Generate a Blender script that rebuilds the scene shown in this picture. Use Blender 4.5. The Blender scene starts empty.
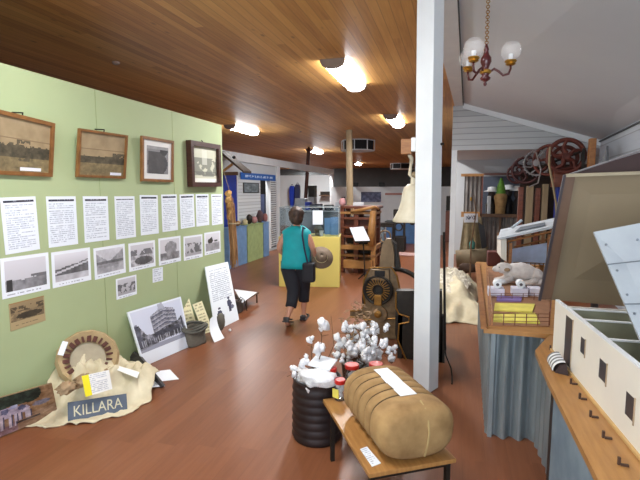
import bpy, bmesh, math, random
import numpy as np
from mathutils import Vector, Matrix, noise as mnoise
random.seed(7)
rng = np.random.default_rng(5)
PI = math.pi
SC = bpy.context.scene
COL = SC.collection

# ------------------------------------------------------------------ camera geometry (photo measurements -> world points)
FPX = 450.0; CH = 1.8
PITCH = math.atan(49/450); YAW = math.atan(135/450*math.cos(PITCH))
cf = Vector((-math.sin(YAW)*math.cos(PITCH), math.cos(YAW)*math.cos(PITCH), -math.sin(PITCH)))
cr = Vector((math.cos(YAW), math.sin(YAW), 0)); cu = cr.cross(cf)
CAM = Vector((0, 0, CH))
def ray(x, y): return cf*FPX + cr*(x-320) + cu*(240-y)
def onz(x, y, z=0.0):
    d = ray(x, y); return CAM + d*((z-CH)/d.z)
def onx(x, y, X):
    d = ray(x, y); return CAM + d*(X/d.x)
def ony(x, y, Y):
    d = ray(x, y); return CAM + d*(Y/d.y)

cam = bpy.data.cameras.new('camera'); camo = bpy.data.objects.new('camera', cam); COL.objects.link(camo)
cam.sensor_width = 36; cam.lens = FPX/640*36; cam.clip_end = 200
camo.matrix_world = Matrix.Translation(CAM) @ Matrix((cr, cu, -cf)).transposed().to_4x4()
SC.camera = camo
SC.view_settings.view_transform = 'Standard'; SC.view_settings.look = 'None'
SC.view_settings.gamma = 1; SC.view_settings.use_curve_mapping = False
SC.view_settings.exposure = 0.0
SC.cycles.use_denoising = True
SC.cycles.max_bounces = 8

# ------------------------------------------------------------------ materials
def lin(c):
    return tuple(((v/255)/12.92 if v/255 <= .04045 else ((v/255+.055)/1.055)**2.4) for v in c[:3])
class NB:
    def __init__(s, name):
        s.m = bpy.data.materials.new(name); s.m.use_nodes = True
        s.nt = s.m.node_tree; s.b = s.nt.nodes['Principled BSDF']
    def n(s, t, **k):
        nd = s.nt.nodes.new(t)
        for a, v in k.items(): setattr(nd, a, v)
        return nd
    def l(s, a, b): s.nt.links.new(a, b)
    def math(s, op, a, b=None, c=None):
        nd = s.n('ShaderNodeMath', operation=op)
        for i, v in enumerate((a, b, c)):
            if v is None: continue
            if isinstance(v, (int, float)): nd.inputs[i].default_value = v
            else: s.l(v, nd.inputs[i])
        return nd.outputs[0]
    def ramp(s, fac, stops):
        nd = s.n('ShaderNodeValToRGB'); e = nd.color_ramp.elements
        while len(e) < len(stops): e.new(.5)
        for i, (p, c) in enumerate(stops):
            e[i].position = p; e[i].color = (*lin(c), 1)
        s.l(fac, nd.inputs[0]); return nd.outputs[0]
    def pos(s, scale=(1, 1, 1), obj=False):
        if obj: src = s.n('ShaderNodeTexCoord').outputs['Object']
        else: src = s.n('ShaderNodeNewGeometry').outputs['Position']
        mp = s.n('ShaderNodeMapping'); mp.inputs['Scale'].default_value = scale
        s.l(src, mp.inputs[0]); return mp.outputs[0]
    def noise(s, vec, scale, detail=4, rough=.55):
        nd = s.n('ShaderNodeTexNoise'); nd.inputs['Scale'].default_value = scale
        nd.inputs['Detail'].default_value = detail; nd.inputs['Roughness'].default_value = rough
        s.l(vec, nd.inputs['Vector']); return nd.outputs['Fac']
    def bump(s, h, strength=.3, dist=.01):
        nd = s.n('ShaderNodeBump'); nd.inputs['Strength'].default_value = strength
        nd.inputs['Distance'].default_value = dist
        s.l(h, nd.inputs['Height']); s.l(nd.outputs[0], s.b.inputs['Normal'])
MC = {}
def mat(name, c, rough=.6, metal=0, c2=None, scale=8, stretch=(1, 1, 1), bump=.15, bd=.004, spec=.5, obj=True, trans=0, emit=None, alpha=None):
    if name in MC: return MC[name]
    k = NB(name)
    if c2 is None: c2 = tuple(int(v*.88) for v in c)
    v = k.pos(stretch, obj); f = k.noise(v, scale)
    k.l(k.ramp(f, [(.3, c2), (.7, c)]), k.b.inputs['Base Color'])
    k.b.inputs['Roughness'].default_value = rough; k.b.inputs['Metallic'].default_value = metal
    k.b.inputs['Specular IOR Level'].default_value = spec
    if bump: k.bump(k.noise(v, scale*4), bump, bd)
    if trans: k.b.inputs['Transmission Weight'].default_value = trans; k.b.inputs['IOR'].default_value = 1.1
    if alpha is not None: k.b.inputs['Alpha'].default_value = alpha
    if emit:
        k.b.inputs['Emission Color'].default_value = (*lin(emit[0]), 1); k.b.inputs['Emission Strength'].default_value = emit[1]
    MC[name] = k.m; return k.m

def boards_mat(name, axis, width, tones, groove, rough, gdark=.5, knots=True, grain=.5, gw=.05, bumps=.4, spec=.5, ylen=None, offset=0):
    """boards running along Y (axis 0), or stacked in Z (axis 2)"""
    k = NB(name); geo = k.n('ShaderNodeNewGeometry'); sep = k.n('ShaderNodeSeparateXYZ')
    k.l(geo.outputs['Position'], sep.inputs[0])
    q = k.math('DIVIDE', k.math('ADD', sep.outputs[axis], 50.0+offset), width)
    idn = k.math('FLOOR', q); fr = k.math('FRACT', q)
    if ylen:
        yy = k.math('DIVIDE', k.math('ADD', sep.outputs[1], k.math('MULTIPLY', idn, 1.37)), ylen)
        seg = k.math('FLOOR', yy)
        key = k.math('ADD', k.math('MULTIPLY', idn, 7.13), k.math('MULTIPLY', seg, 3.71))
    else: key = idn
    wn = k.n('ShaderNodeTexWhiteNoise', noise_dimensions='1D'); k.l(key, wn.inputs['W'])
    cmb = k.n('ShaderNodeCombineXYZ')
    k.l(k.math('MULTIPLY', sep.outputs[0], 22 if axis == 0 else 1.5), cmb.inputs[0])
    k.l(k.math('ADD', k.math('MULTIPLY', sep.outputs[1], 1.3), k.math('MULTIPLY', key, 5.1)), cmb.inputs[1])
    k.l(k.math('MULTIPLY', sep.outputs[2], 22 if axis == 2 else 1), cmb.inputs[2])
    g = k.noise(cmb.outputs[0], 1.6, 5, .6)
    f = k.math('ADD', k.math('MULTIPLY', wn.outputs[0], 1-grain), k.math('MULTIPLY', g, grain))
    colr = k.ramp(f, tones)
    edge = k.math('MINIMUM', fr, k.math('SUBTRACT', 1.0, fr))
    e = k.n('ShaderNodeMapRange'); e.inputs['From Min'].default_value = 0; e.inputs['From Max'].default_value = gw
    e.inputs['To Min'].default_value = gdark; e.inputs['To Max'].default_value = 1
    k.l(edge, e.inputs['Value'])
    fac = e.outputs[0]
    if knots:
        vo = k.n('ShaderNodeTexVoronoi'); vo.inputs['Scale'].default_value = 1.0
        c2 = k.n('ShaderNodeCombineXYZ'); k.l(k.math('MULTIPLY', sep.outputs[0], 5.0), c2.inputs[0])
        k.l(k.math('MULTIPLY', sep.outputs[1], 2.2), c2.inputs[1]); k.l(c2.outputs[0], vo.inputs['Vector'])
        mr = k.n('ShaderNodeMapRange'); mr.inputs['From Min'].default_value = .04; mr.inputs['From Max'].default_value = .13
        mr.inputs['To Min'].default_value = .5; mr.inputs['To Max'].default_value = 1
        k.l(vo.outputs['Distance'], mr.inputs['Value']); fac = k.math('MULTIPLY', fac, mr.outputs[0])
    mx = k.n('ShaderNodeMix', data_type='RGBA', blend_type='MULTIPLY'); mx.inputs[0].default_value = 1
    k.l(colr, mx.inputs[6]); k.l(fac, mx.inputs[7]); k.l(mx.outputs[2], k.b.inputs['Base Color'])
    k.b.inputs['Roughness'].default_value = rough; k.b.inputs['Specular IOR Level'].default_value = spec
    k.bump(e.outputs[0], bumps, .004)
    return k.m

M_CEIL = boards_mat('pine_boards', 0, .105, [(.2, (168, 116, 58)), (.5, (200, 148, 80)), (.8, (218, 168, 98))], 0, .42, gdark=.6, gw=.06, bumps=.25, grain=.6, ylen=9)
M_FLOOR = boards_mat('floor_boards', 0, .15, [(.2, (108, 64, 40)), (.5, (122, 74, 48)), (.8, (132, 84, 56))], 0, .36, gdark=.82, gw=.02, knots=False, grain=.7, bumps=.06, ylen=1.4, spec=.35)
M_WB = boards_mat('white_weatherboard', 2, .118, [(.2, (166, 170, 174)), (.8, (184, 188, 191))], 0, .5, gdark=.45, gw=.1, knots=False, bumps=.8)
M_WB2 = boards_mat('wide_weatherboard', 2, .27, [(.2, (178, 186, 196)), (.8, (198, 204, 212))], 0, .5, gdark=.5, gw=.05, knots=False, bumps=.8)
M_CLAD = boards_mat('white_cladding', 2, .085, [(.2, (195, 200, 205)), (.8, (215, 220, 222))], 0, .5, gdark=.6, gw=.16, knots=False, bumps=.8)
M_GREEN = mat('green_paint', (166, 180, 138), .7, c2=(160, 174, 133), scale=1.2, bump=.05, obj=False)
M_WHITE = mat('white_paint', (222, 226, 228), .55, c2=(212, 216, 220), scale=3, bump=.05)
M_WHITEW = mat('white_wall_paint', (196, 200, 202), .7, c2=(188, 192, 196), scale=1, bump=.04, obj=False)
M_LINING = mat('lining_paint', (206, 210, 214), .6, c2=(198, 202, 208), scale=.8, bump=.05, obj=False)
M_GREY = mat('dark_grey_wall', (78, 82, 84), .7, scale=1, bump=.04, obj=False)
M_PAPER = mat('paper_white', (226, 230, 234), .7, c2=(218, 223, 230), scale=6, bump=.03)
M_CREAM = mat('cream_card', (222, 214, 176), .7, bump=.03)
M_DARKWOOD = mat('dark_frame_wood', (74, 38, 28), .4, c2=(50, 24, 18), scale=10, stretch=(1, 1, 8))
M_OAK = mat('oak_frame_wood', (140, 96, 52), .45, c2=(110, 72, 36), scale=12)
M_TANW = mat('tan_timber', (178, 130, 74), .5, c2=(150, 104, 56), scale=6, stretch=(1, 6, 1))
M_TABLE = mat('table_wood', (172, 126, 72), .4, c2=(148, 104, 56), scale=5, stretch=(8, 1, 1))
M_ORANGE = mat('orange_timber', (164, 112, 62), .5, c2=(128, 80, 40), scale=10, stretch=(1, 1, 5))
M_POLE = mat('pole_timber', (158, 138, 108), .7, c2=(130, 112, 84), scale=8, stretch=(1, 1, .2))
M_REDPOLE = mat('red_brown_pole', (84, 48, 42), .6, scale=8)
M_BLACK = mat('black_metal', (26, 24, 24), .45, metal=.3)
M_IRON = mat('cast_iron_brown', (132, 108, 76), .5, metal=.2, c2=(84, 66, 46), scale=14, bump=.3)
M_IROND = mat('cast_iron_dark', (44, 38, 32), .5, metal=.4, c2=(28, 24, 20), scale=14, bump=.3)
M_GOLD = mat('worn_brass', (160, 116, 52), .4, metal=.6, c2=(120, 84, 36), scale=12)
M_RUST = mat('red_rust', (104, 48, 36), .7, metal=.2, c2=(70, 32, 26), scale=10, bump=.3)
M_GALV = mat('galvanised_iron', (158, 168, 172), .42, metal=.35, c2=(120, 132, 138), scale=3.5, stretch=(1, 1, .35), bump=.08, obj=False)
M_TAN = mat('tan_board', (126, 112, 88), .75, c2=(118, 104, 82), scale=2, bump=.05, obj=False)
M_BROWNW = mat('brown_edge_wood', (100, 72, 50), .6, c2=(80, 56, 38), scale=6)
M_MODELW = mat('model_white_card', (224, 220, 210), .6, c2=(214, 210, 202), scale=3, bump=.04)
M_OLIVE = mat('olive_floor', (92, 92, 70), .7, bump=.05)
M_SHEET = mat('painted_roof_sheet', (160, 166, 170), .55, c2=(146, 152, 158), scale=5, bump=.1)
M_CANVAS = mat('canvas_cloth', (216, 206, 178), .85, c2=(188, 176, 146), scale=5, bump=.3)
M_FLEECE = mat('raw_fleece', (236, 230, 214), .95, c2=(176, 166, 144), scale=12, bump=1, bd=.02)
M_COTTON = mat('white_cotton', (236, 236, 238), .95, c2=(214, 214, 218), scale=30, bump=.8, bd=.01)
M_BURLAP = mat('burlap', (166, 134, 88), .9, c2=(126, 96, 58), scale=7, bump=.35, bd=.006)
M_BURLAPD = mat('burlap_band', (92, 70, 42), .9, scale=20)
M_BARREL = mat('barrel_steel', (52, 42, 42), .45, metal=.3, c2=(34, 27, 28), scale=5)
M_RED = mat('red_lid', (196, 36, 28), .35, bump=.02)
M_YEL = mat('yellow_panel', (206, 190, 102), .6, c2=(200, 184, 96), scale=1.5, bump=.03)
M_BLUEP = mat('blue_panel', (112, 148, 190), .6, bump=.03)
M_GREENP = mat('green_panel', (158, 176, 120), .6, bump=.03)
M_BLUE = mat('strong_blue', (20, 50, 152), .5, bump=.03)
M_DKBLUE = mat('navy_cloth', (26, 32, 66), .7)
M_BROWNS = mat('reddish_timber', (118, 62, 40), .45, c2=(88, 44, 28), scale=6, stretch=(1, 1, 5))
M_TWIG = mat('dry_twig', (98, 70, 46), .8, scale=20)
M_STRAW = mat('dry_straw', (168, 126, 80), .85, c2=(104, 70, 42), scale=12, stretch=(3, 3, .4), bump=.6, bd=.01)
M_TEAL = mat('teal_cloth', (0, 158, 166), .7, c2=(0, 140, 148), scale=6, bump=.2)
M_NAVYT = mat('dark_trousers', (24, 26, 36), .8, bump=.2)
M_SKIN = mat('skin', (190, 138, 112), .55, c2=(180, 126, 102), scale=8, bump=.03)
M_HAIR = mat('brown_hair', (74, 50, 38), .6, c2=(44, 32, 26), scale=30, stretch=(1, 1, .3), bump=.6)
M_GREYSACK = mat('grey_sack', (112, 106, 94), .9, c2=(84, 80, 72), scale=10, bump=.4)
M_BELL = mat('cream_bell', (222, 216, 196), .5, c2=(204, 194, 168), scale=8, bump=.15)
M_ROPE = mat('pale_rope', (150, 134, 104), .9, bump=.3)
M_GREENC = mat('green_cone', (92, 142, 44), .8, c2=(70, 112, 34), scale=20)
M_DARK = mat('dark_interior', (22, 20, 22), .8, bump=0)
M_BRASS = mat('brass', (186, 142, 60), .3, metal=.8, bump=.02)
M_CHERRY = mat('cherry_wood', (78, 20, 22), .3, bump=.02)
M_PLUSH = mat('white_plush', (222, 216, 212), .95, c2=(206, 198, 194), scale=30, bump=.6, bd=.006)
M_TOOTH = mat('black_plastic', (30, 28, 32), .4)
M_PINK = mat('pink_item', (190, 138, 140), .7)
M_STONE = mat('slate_board', (86, 96, 112), .7, c2=(72, 82, 98), scale=8)
M_YELPAD = mat('yellow_pad', (226, 214, 96), .7, bump=.02)
M_PURP = mat('purple_label', (126, 104, 168), .6, bump=.02)
M_REDBOX = mat('red_brown_wicker', (92, 38, 30), .7, scale=30, bump=.6)
M_PALEBLUE = mat('pale_blue_card', (190, 206, 236), .6, bump=.03)
M_GREENT = mat('teal_bottle_glass', (70, 130, 120), .25)
M_LAMP = mat('lamp_glow', (255, 255, 255), .4, bump=0, emit=((248, 250, 255), 42.0))
M_CAP = mat('lamp_end_cap', (150, 130, 118), .5, bump=0)
def glass(name, tint=(235, 240, 242), rough=.02, mixf=.25):
    k = NB(name); nt = k.nt
    tr = k.n('ShaderNodeBsdfTransparent'); tr.inputs[0].default_value = (*lin(tint), 1)
    gl = k.n('ShaderNodeBsdfGlossy'); gl.inputs['Roughness'].default_value = rough
    fr = k.n('ShaderNodeFresnel'); fr.inputs[0].default_value = 1.45
    mx = k.n('ShaderNodeMixShader'); k.l(k.math('MULTIPLY', fr.outputs[0], mixf), mx.inputs[0])
    k.l(tr.outputs[0], mx.inputs[1]); k.l(gl.outputs[0], mx.inputs[2])
    k.l(mx.outputs[0], nt.nodes['Material Output'].inputs[0]); return k.m
M_GLASS = glass('clear_glass')
M_JAR = glass('jar_glass', (238, 238, 238), .05, .4)
def frosted():
    k = NB('frosted_globe_glass'); k.b.inputs['Base Color'].default_value = (*lin((236, 232, 230)), 1)
    k.b.inputs['Roughness'].default_value = .2; k.b.inputs['Alpha'].default_value = .2
    return k.m
M_GLOBE = frosted()
k = NB('printed_picture'); at_ = k.n('ShaderNodeAttribute', attribute_name='Col')
k.l(at_.outputs['Color'], k.b.inputs['Base Color']); k.b.inputs['Roughness'].default_value = .6
M_PRINT = k.m

# ------------------------------------------------------------------ mesh helpers
class MB:
    def __init__(s): s.bm = bmesh.new()
    def add(s, verts, faces):
        vs = [s.bm.verts.new(v) for v in verts]
        for f in faces:
            try: s.bm.faces.new([vs[i] for i in f])
            except ValueError: pass
        return vs
    def box(s, c, size, rot=None, bevel=0):
        x, y, z = [d/2 for d in size]
        pts = [Vector((i*x, j*y, k_*z)) for i in (-1, 1) for j in (-1, 1) for k_ in (-1, 1)]
        if rot is not None:
            R = rot if isinstance(rot, Matrix) else Matrix.Rotation(rot, 3, 'Z')
            pts = [R @ p for p in pts]
        pts = [p + Vector(c) for p in pts]
        vs = s.add(pts, [(0, 1, 3, 2), (4, 6, 7, 5), (0, 4, 5, 1), (2, 3, 7, 6), (0, 2, 6, 4), (1, 5, 7, 3)])
        if bevel:
            es = {e for v in vs for e in v.link_edges}
            bmesh.ops.bevel(s.bm, geom=list(es), offset=bevel, segments=2, affect='EDGES', profile=.6)
        return s
    def b2(s, a, b, bevel=0):
        a = Vector(a); b = Vector(b)
        return s.box((a+b)/2, [abs(v) for v in (b-a)], bevel=bevel)
    def tube(s, pts, r, n=8, cap=True, close=False):
        pts = [Vector(p) for p in pts]; m = len(pts)
        rs = r if isinstance(r, (list, tuple)) else [r]*m
        rings = []; prev = None
        for i, p in enumerate(pts):
            if close: t = (pts[(i+1) % m]-pts[i-1])
            else: t = (pts[min(i+1, m-1)]-pts[max(i-1, 0)])
            t.normalize()
            if prev is None:
                a = Vector((0, 0, 1)) if abs(t.z) < .9 else Vector((1, 0, 0))
                u = t.cross(a).normalized()
            else: u = (prev - t*prev.dot(t)).normalized()
            prev = u; w = t.cross(u)
            rr = rs[i]; ru, rw = rr if isinstance(rr, (list, tuple)) else (rr, rr)
            rings.append([s.bm.verts.new(p + u*ru*math.cos(2*PI*j/n) + w*rw*math.sin(2*PI*j/n)) for j in range(n)])
        for i in range(m if close else m-1):
            A = rings[i]; B = rings[(i+1) % m]
            for j in range(n): s.bm.faces.new((A[j], A[(j+1) % n], B[(j+1) % n], B[j]))
        if cap and not close:
            s.bm.faces.new(rings[0][::-1]); s.bm.faces.new(rings[-1])
        return s
    def cyl(s, a, b, r, n=12): return s.tube([a, b], r, n)
    def lathe(s, prof, c=(0, 0, 0), n=24, axis='Z', R=None, sx=1, sy=1):
        c = Vector(c); rings = []
        for r, z in prof:
            ring = []
            for j in range(n):
                a = 2*PI*j/n; v = Vector((r*math.cos(a)*sx, r*math.sin(a)*sy, z))
                if axis == 'Y': v = Vector((v.x, v.z, v.y))
                if R is not None: v = R @ v
                ring.append(s.bm.verts.new(v + c))
            rings.append(ring)
        for A, B in zip(rings, rings[1:]):
            for j in range(n): s.bm.faces.new((A[j], A[(j+1) % n], B[(j+1) % n], B[j]))
        s.bm.faces.new(rings[0][::-1]); s.bm.faces.new(rings[-1])
        return s
    def ring(s, c, r, tr, normal=(0, 1, 0), n=32, m=8, tw=None):
        nrm = Vector(normal).normalized(); a = Vector((0, 0, 1)) if abs(nrm.z) < .9 else Vector((1, 0, 0))
        u = nrm.cross(a).normalized(); w = nrm.cross(u)
        pts = [Vector(c)+(u*math.cos(2*PI*i/n)+w*math.sin(2*PI*i/n))*r for i in range(n)]
        return s.tube(pts, tr, m, close=True)
    def prism(s, poly, vec):
        """polygon of 3-D points, extruded by vec"""
        A = [s.bm.verts.new(Vector(p)) for p in poly]; B = [s.bm.verts.new(Vector(p)+Vector(vec)) for p in poly]
        s.bm.faces.new(A); s.bm.faces.new(B[::-1]); n = len(A)
        for i in range(n): s.bm.faces.new((A[i], B[i], B[(i+1) % n], A[(i+1) % n]))
        return s
    def blob(s, c, r, n=2, amp=.15, f=3.0, sc=(1, 1, 1), seed=0):
        g = bmesh.ops.create_icosphere(s.bm, subdivisions=n, radius=1)
        off = Vector((seed*3.7, seed*1.3, seed*2.1))
        for v in g['verts']:
            d = v.co.normalized(); k_ = 1+amp*mnoise.noise(d*f+off)*2
            v.co = Vector(c)+Vector((d.x*sc[0], d.y*sc[1], d.z*sc[2]))*r*k_
        return s
    def grid(s, fn, nu, nv):
        V = [[s.bm.verts.new(fn(i/nu, j/nv)) for i in range(nu+1)] for j in range(nv+1)]
        for j in range(nv):
            for i in range(nu): s.bm.faces.new((V[j][i], V[j][i+1], V[j+1][i+1], V[j+1][i]))
        return s
    def build(s, name, m, parent=None, smooth=False, local=False, solid=0, origin=None, fix=True):
        if fix: bmesh.ops.recalc_face_normals(s.bm, faces=s.bm.faces)
        me = bpy.data.meshes.new(name)
        if parent is not None and not local: off = -WL[parent.name]
        elif origin is not None: off = -Vector(origin)
        else: off = Vector((0, 0, 0))
        if off.length: bmesh.ops.translate(s.bm, verts=s.bm.verts, vec=off)
        s.bm.to_mesh(me); s.bm.free()
        o = bpy.data.objects.new(name, me); COL.objects.link(o)
        for q in (m if isinstance(m, list) else [m]): me.materials.append(q)
        if smooth:
            for p in me.polygons: p.use_smooth = True
        if parent is not None: o.parent = parent; WL[o.name] = (Vector((0, 0, 0)) if local else -off)
        elif origin is not None: o.location = origin; WL[o.name] = Vector(origin)
        else: WL[o.name] = Vector((0, 0, 0))
        if solid:
            md = o.modifiers.new('thickness', 'SOLIDIFY'); md.thickness = solid; md.offset = 0
        return o
WL = {}
def tag(o, label, cat, group=None, kind=None):
    if label: o['label'] = label
    if cat: o['category'] = cat
    if group: o['group'] = group
    if kind: o['kind'] = kind
    return o
def T(name, label, cat, loc, group=None, rz=0):
    o = bpy.data.objects.new(name, None); COL.objects.link(o); o.location = loc; o.rotation_euler.z = rz
    o.empty_display_size = .05
    WL[o.name] = Vector(loc); return tag(o, label, cat, group)
def S(o): o['kind'] = 'structure'; return o

# ------------------------------------------------------------------ painted pictures (numpy, sRGB 0-255)
def canvas(nx, ny, c): a = np.zeros((ny, nx, 3)); a[:] = c; return a
def nz(nx, ny, cx, cy, seed=0, oct=3):
    r = np.random.default_rng(seed); out = np.zeros((ny, nx)); amp = 1; tot = 0
    for o in range(oct):
        g = r.random((cy*2**o+2, cx*2**o+2)); yy = np.linspace(0, cy*2**o, ny); xx = np.linspace(0, cx*2**o, nx)
        y0 = yy.astype(int); x0 = xx.astype(int); fy = (yy-y0)[:, None]; fx = (xx-x0)[None, :]
        out += amp*(g[y0][:, x0]*(1-fy)*(1-fx)+g[y0+1][:, x0]*fy*(1-fx)+g[y0][:, x0+1]*(1-fy)*fx+g[y0+1][:, x0+1]*fy*fx)
        tot += amp; amp *= .6
    return out/tot
def rect(a, x0, y0, x1, y1, c, op=1):
    h, w = a.shape[:2]; X0, X1 = int(round(x0*w)), max(int(round(x1*w)), int(round(x0*w))+1); Y0, Y1 = int(round(y0*h)), max(int(round(y1*h)), int(round(y0*h))+1)
    a[Y0:Y1, X0:X1] = a[Y0:Y1, X0:X1]*(1-op)+np.array(c)*op
def ell(a, cx, cy, rx, ry, c, op=1):
    h, w = a.shape[:2]; yy, xx = np.mgrid[0:h, 0:w]; m = (((xx+.5)/w-cx)/rx)**2+(((yy+.5)/h-cy)/ry)**2 < 1
    a[m] = a[m]*(1-op)+np.array(c)*op
def poly2(a, pts, c, op=1):
    h, w = a.shape[:2]; yy, xx = np.mgrid[0:h, 0:w]; x = (xx+.5)/w; y = (yy+.5)/h; m = np.zeros((h, w), bool); n = len(pts)
    for i in range(n):
        x1, y1 = pts[i]; x2, y2 = pts[(i+1) % n]
        if y1 == y2: continue
        m ^= ((y < y1) != (y < y2)) & (x < (x2-x1)*(y-y1)/(y2-y1)+x1)
    a[m] = a[m]*(1-op)+np.array(c)*op
def p_text(seed, nx=26, ny=44, header=True, bg=(222, 229, 238), ink=(176, 184, 198)):
    a = canvas(nx, ny, bg); r = np.random.default_rng(seed)
    if header:
        rect(a, .07, .055, .93, .095, (30, 34, 56))
        for i in range(int(nx*.3), int(nx*.85)):
            if r.random() < .4: a[int(ny*.07), i] = (120, 124, 140)
    y = int(ny*.15) if header else int(ny*.08)
    while y < ny*.93:
        L = .9 if r.random() > .2 else r.uniform(.4, .8)
        for x in range(int(nx*.1), int(nx*L)):
            if r.random() < .85: a[y, x] = np.array(ink)+r.uniform(-14, 26)
        y += 2 if r.random() < .9 else 3
    return a
def p_photo(kind, seed, nx=44, ny=34, m=(.07, .09, .07, .16)):
    a = canvas(nx, ny, (226, 232, 240)); r = np.random.default_rng(seed)
    L, Tp, R, B = int(nx*m[0]), int(ny*m[1]), nx-int(nx*m[2]), ny-int(ny*m[3]); w, h = R-L, B-Tp
    n = nz(w, h, 7, 5, seed); yy = np.linspace(0, 1, h)[:, None]; xx = np.linspace(0, 1, w)[None, :]
    if kind == 'plain':      # pale sky, low dark horizon rising at the left
        v = 205-20*yy+0*xx; g = yy > .72-.12*n+.12*xx*0; v = np.where(g, 95+90*n-20*xx, v)
        v = np.where((yy > .55) & (yy < .62+.05*n) & (xx > .6), 105, v); v = np.where((np.abs(xx-.08) < .08) & (yy > .62), 50, v)
    elif kind == 'shed':
        v = 215-60*yy+0*xx; v = np.where((yy > .35+.25*(1-xx)-.1*n) & (yy < .8), 55+80*n, v); v = np.where(yy > .78, 150+60*n, v)
        v = np.where((yy > .35+.3*(1-xx)) & (yy < .43+.3*(1-xx)), 190, v)
    elif kind == 'interior':
        d = np.abs(xx-.45)+0*yy; v = 90+110*n; v = np.where(yy < .55-.9*d, 170+50*n, v); v = np.where((yy > .5) & (yy < .62), 70+60*n, v); v = np.where(yy > .8-.2*d, 120+80*n, v)
    elif kind == 'trees':
        v = 200-20*yy+0*xx; v = np.where((n > .45) & (yy > .2) & (yy < .55), 80+50*n, v); v = np.where(yy > .5, 80+160*nz(w, h, 9, 7, seed+3), v); v = np.where((yy > .55) & (((xx-.55)/.4)**2+((yy-.78)/.2)**2 < 1), 50+60*n, v)
    elif kind == 'load':
        v = 200+0*yy+0*xx; v = np.where((((xx-.55)/.33)**2+((yy-.42)/.33)**2 < 1), 85+100*n, v); v = np.where(yy > .65, 70+130*n, v)
    elif kind == 'people':
        v = 195-30*yy+0*xx; v = np.where((n > .5) & (yy > .3), 60+60*n, v); v = np.where(yy > .85, 160, v)
    elif kind == 'horse':
        v = 215-20*yy+0*xx; v = np.where((((xx-.33)/.2)**2+((yy-.42)/.16)**2 < 1) | ((np.abs(xx-.42) < .05) & (yy > .2) & (yy < .5)), 45, v); v = np.where(yy > .55, 150+80*n-40, v); v = np.where((np.abs(xx-.75) < .12) & (np.abs(yy-.45) < .06), 70, v)
    else: v = 80+140*n
    im = np.stack([v, v*1.0, v*1.04], -1); a[Tp:B, L:R] = im
    for x in range(int(nx*.1), int(nx*.8)):
        if r.random() < .6 and m[3] > .12: a[int(ny*(1-m[3]*.45)), x] = (165, 170, 182)
    return np.clip(a, 0, 255)
def p_land(seed, style):
    nx, ny = 56, 44; n = nz(nx, ny, 8, 5, seed); yy = np.linspace(0, 1, ny)[:, None]; xx = np.linspace(0, 1, nx)[None, :]
    n2 = nz(nx, ny, 16, 14, seed+9)
    sky = np.stack([172-40*n+0*yy, 152-38*n, 118-32*n], -1)
    if style == 0: lim = .50+.10*n; tree = (yy > lim-.14*n2) & (yy < .74); tree2 = (np.abs(xx-.52) < .12) & (n2 > .5) & (yy > .38) & (yy < .8)
    else: lim = .55; tree = (yy > .56-.05*n2) & (yy < .72); tree2 = (xx > .72) & (yy > .42) & (yy < .58) & (n2 > .4)
    a = sky.copy(); g = np.stack([86+76*n2+0*yy, 76+68*n2, 54+50*n2], -1)
    a = np.where((yy > .6+0*xx)[..., None], g, a); dk = np.stack([40+80*n2, 38+70*n2, 30+54*n2], -1)
    a = np.where((tree | tree2)[..., None], dk, a)
    rect(a, 0, .36, 1, .375, (120, 100, 74), .7)
    if style == 0: rect(a, .48, .9, .86, .98, (226, 226, 236))
    else: rect(a, .68, .9, .94, .975, (222, 226, 240))
    return np.clip(a, 0, 255)

def quad_panel(name, q, img, th=.004, parent=None, edge=(214, 220, 226)):
    """slab with the picture on its front; q = TL,TR,BR,BL world points seen from the front"""
    TL, TR, BR, BL = [Vector(p) for p in q]; ny, nx = img.shape[:2]
    nrm = (TR-TL).cross(BL-TL).normalized()     # points away from viewer (x right, down)
    bm = bmesh.new(); lay = bm.loops.layers.float_color.new('Col')
    V = []
    for j in range(ny+1):
        v = j/ny; V.append([bm.verts.new((TL*(1-u)+TR*u)*(1-v)+(BL*(1-u)+BR*u)*v) for u in [i/nx for i in range(nx+1)]])
    lc = {}
    for j in range(ny):
        for i in range(nx):
            f = bm.faces.new((V[j][i], V[j+1][i], V[j+1][i+1], V[j][i+1])); c = img[j, i]; cc = (*lin(c), 1)
            for l in f.loops: l[lay] = cc
    ec = (*lin(edge), 1); fs = []
    B = [[bm.verts.new(v.co+nrm*th) for v in row] for row in V]
    for j in range(ny):
        for i in range(nx): fs.append(bm.faces.new((B[j][i], B[j][i+1], B[j+1][i+1], B[j+1][i])))
    for i in range(nx):
        fs.append(bm.faces.new((V[0][i], V[0][i+1], B[0][i+1], B[0][i]))); fs.append(bm.faces.new((V[ny][i+1], V[ny][i], B[ny][i], B[ny][i+1])))
    for j in range(ny):
        fs.append(bm.faces.new((V[j+1][0], V[j][0], B[j][0], B[j+1][0]))); fs.append(bm.faces.new((V[j][nx], V[j+1][nx], B[j+1][nx], B[j][nx])))
    for f in fs:
        for l in f.loops: l[lay] = ec
    me = bpy.data.meshes.new(name); c0 = (BL+BR)/2
    off = -WL[parent.name] if parent else -c0
    bmesh.ops.translate(bm, verts=bm.verts, vec=off); bm.to_mesh(me); bm.free()
    me.materials.append(M_PRINT); o = bpy.data.objects.new(name, me); COL.objects.link(o)
    if parent: o.parent = parent; WL[o.name] = WL[parent.name]
    else: o.location = c0; WL[o.name] = c0
    return o

# ================================================================== SETTING
HC = 3.56; WX = -3.256; PH = 2.745
S(MB().b2((-16, -2.5, -.1), (4, 35, 0)).build('floor', M_FLOOR))
cm = MB(); cm.prism([(-16, -2.5, HC), (-.30, -2.5, HC), (-.30, 4.0, HC), (-.05, 10.0, HC), (.1, 35, HC), (-16, 35, HC)], (0, 0, .06))
S(cm.build('ceiling', M_CEIL))
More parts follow.
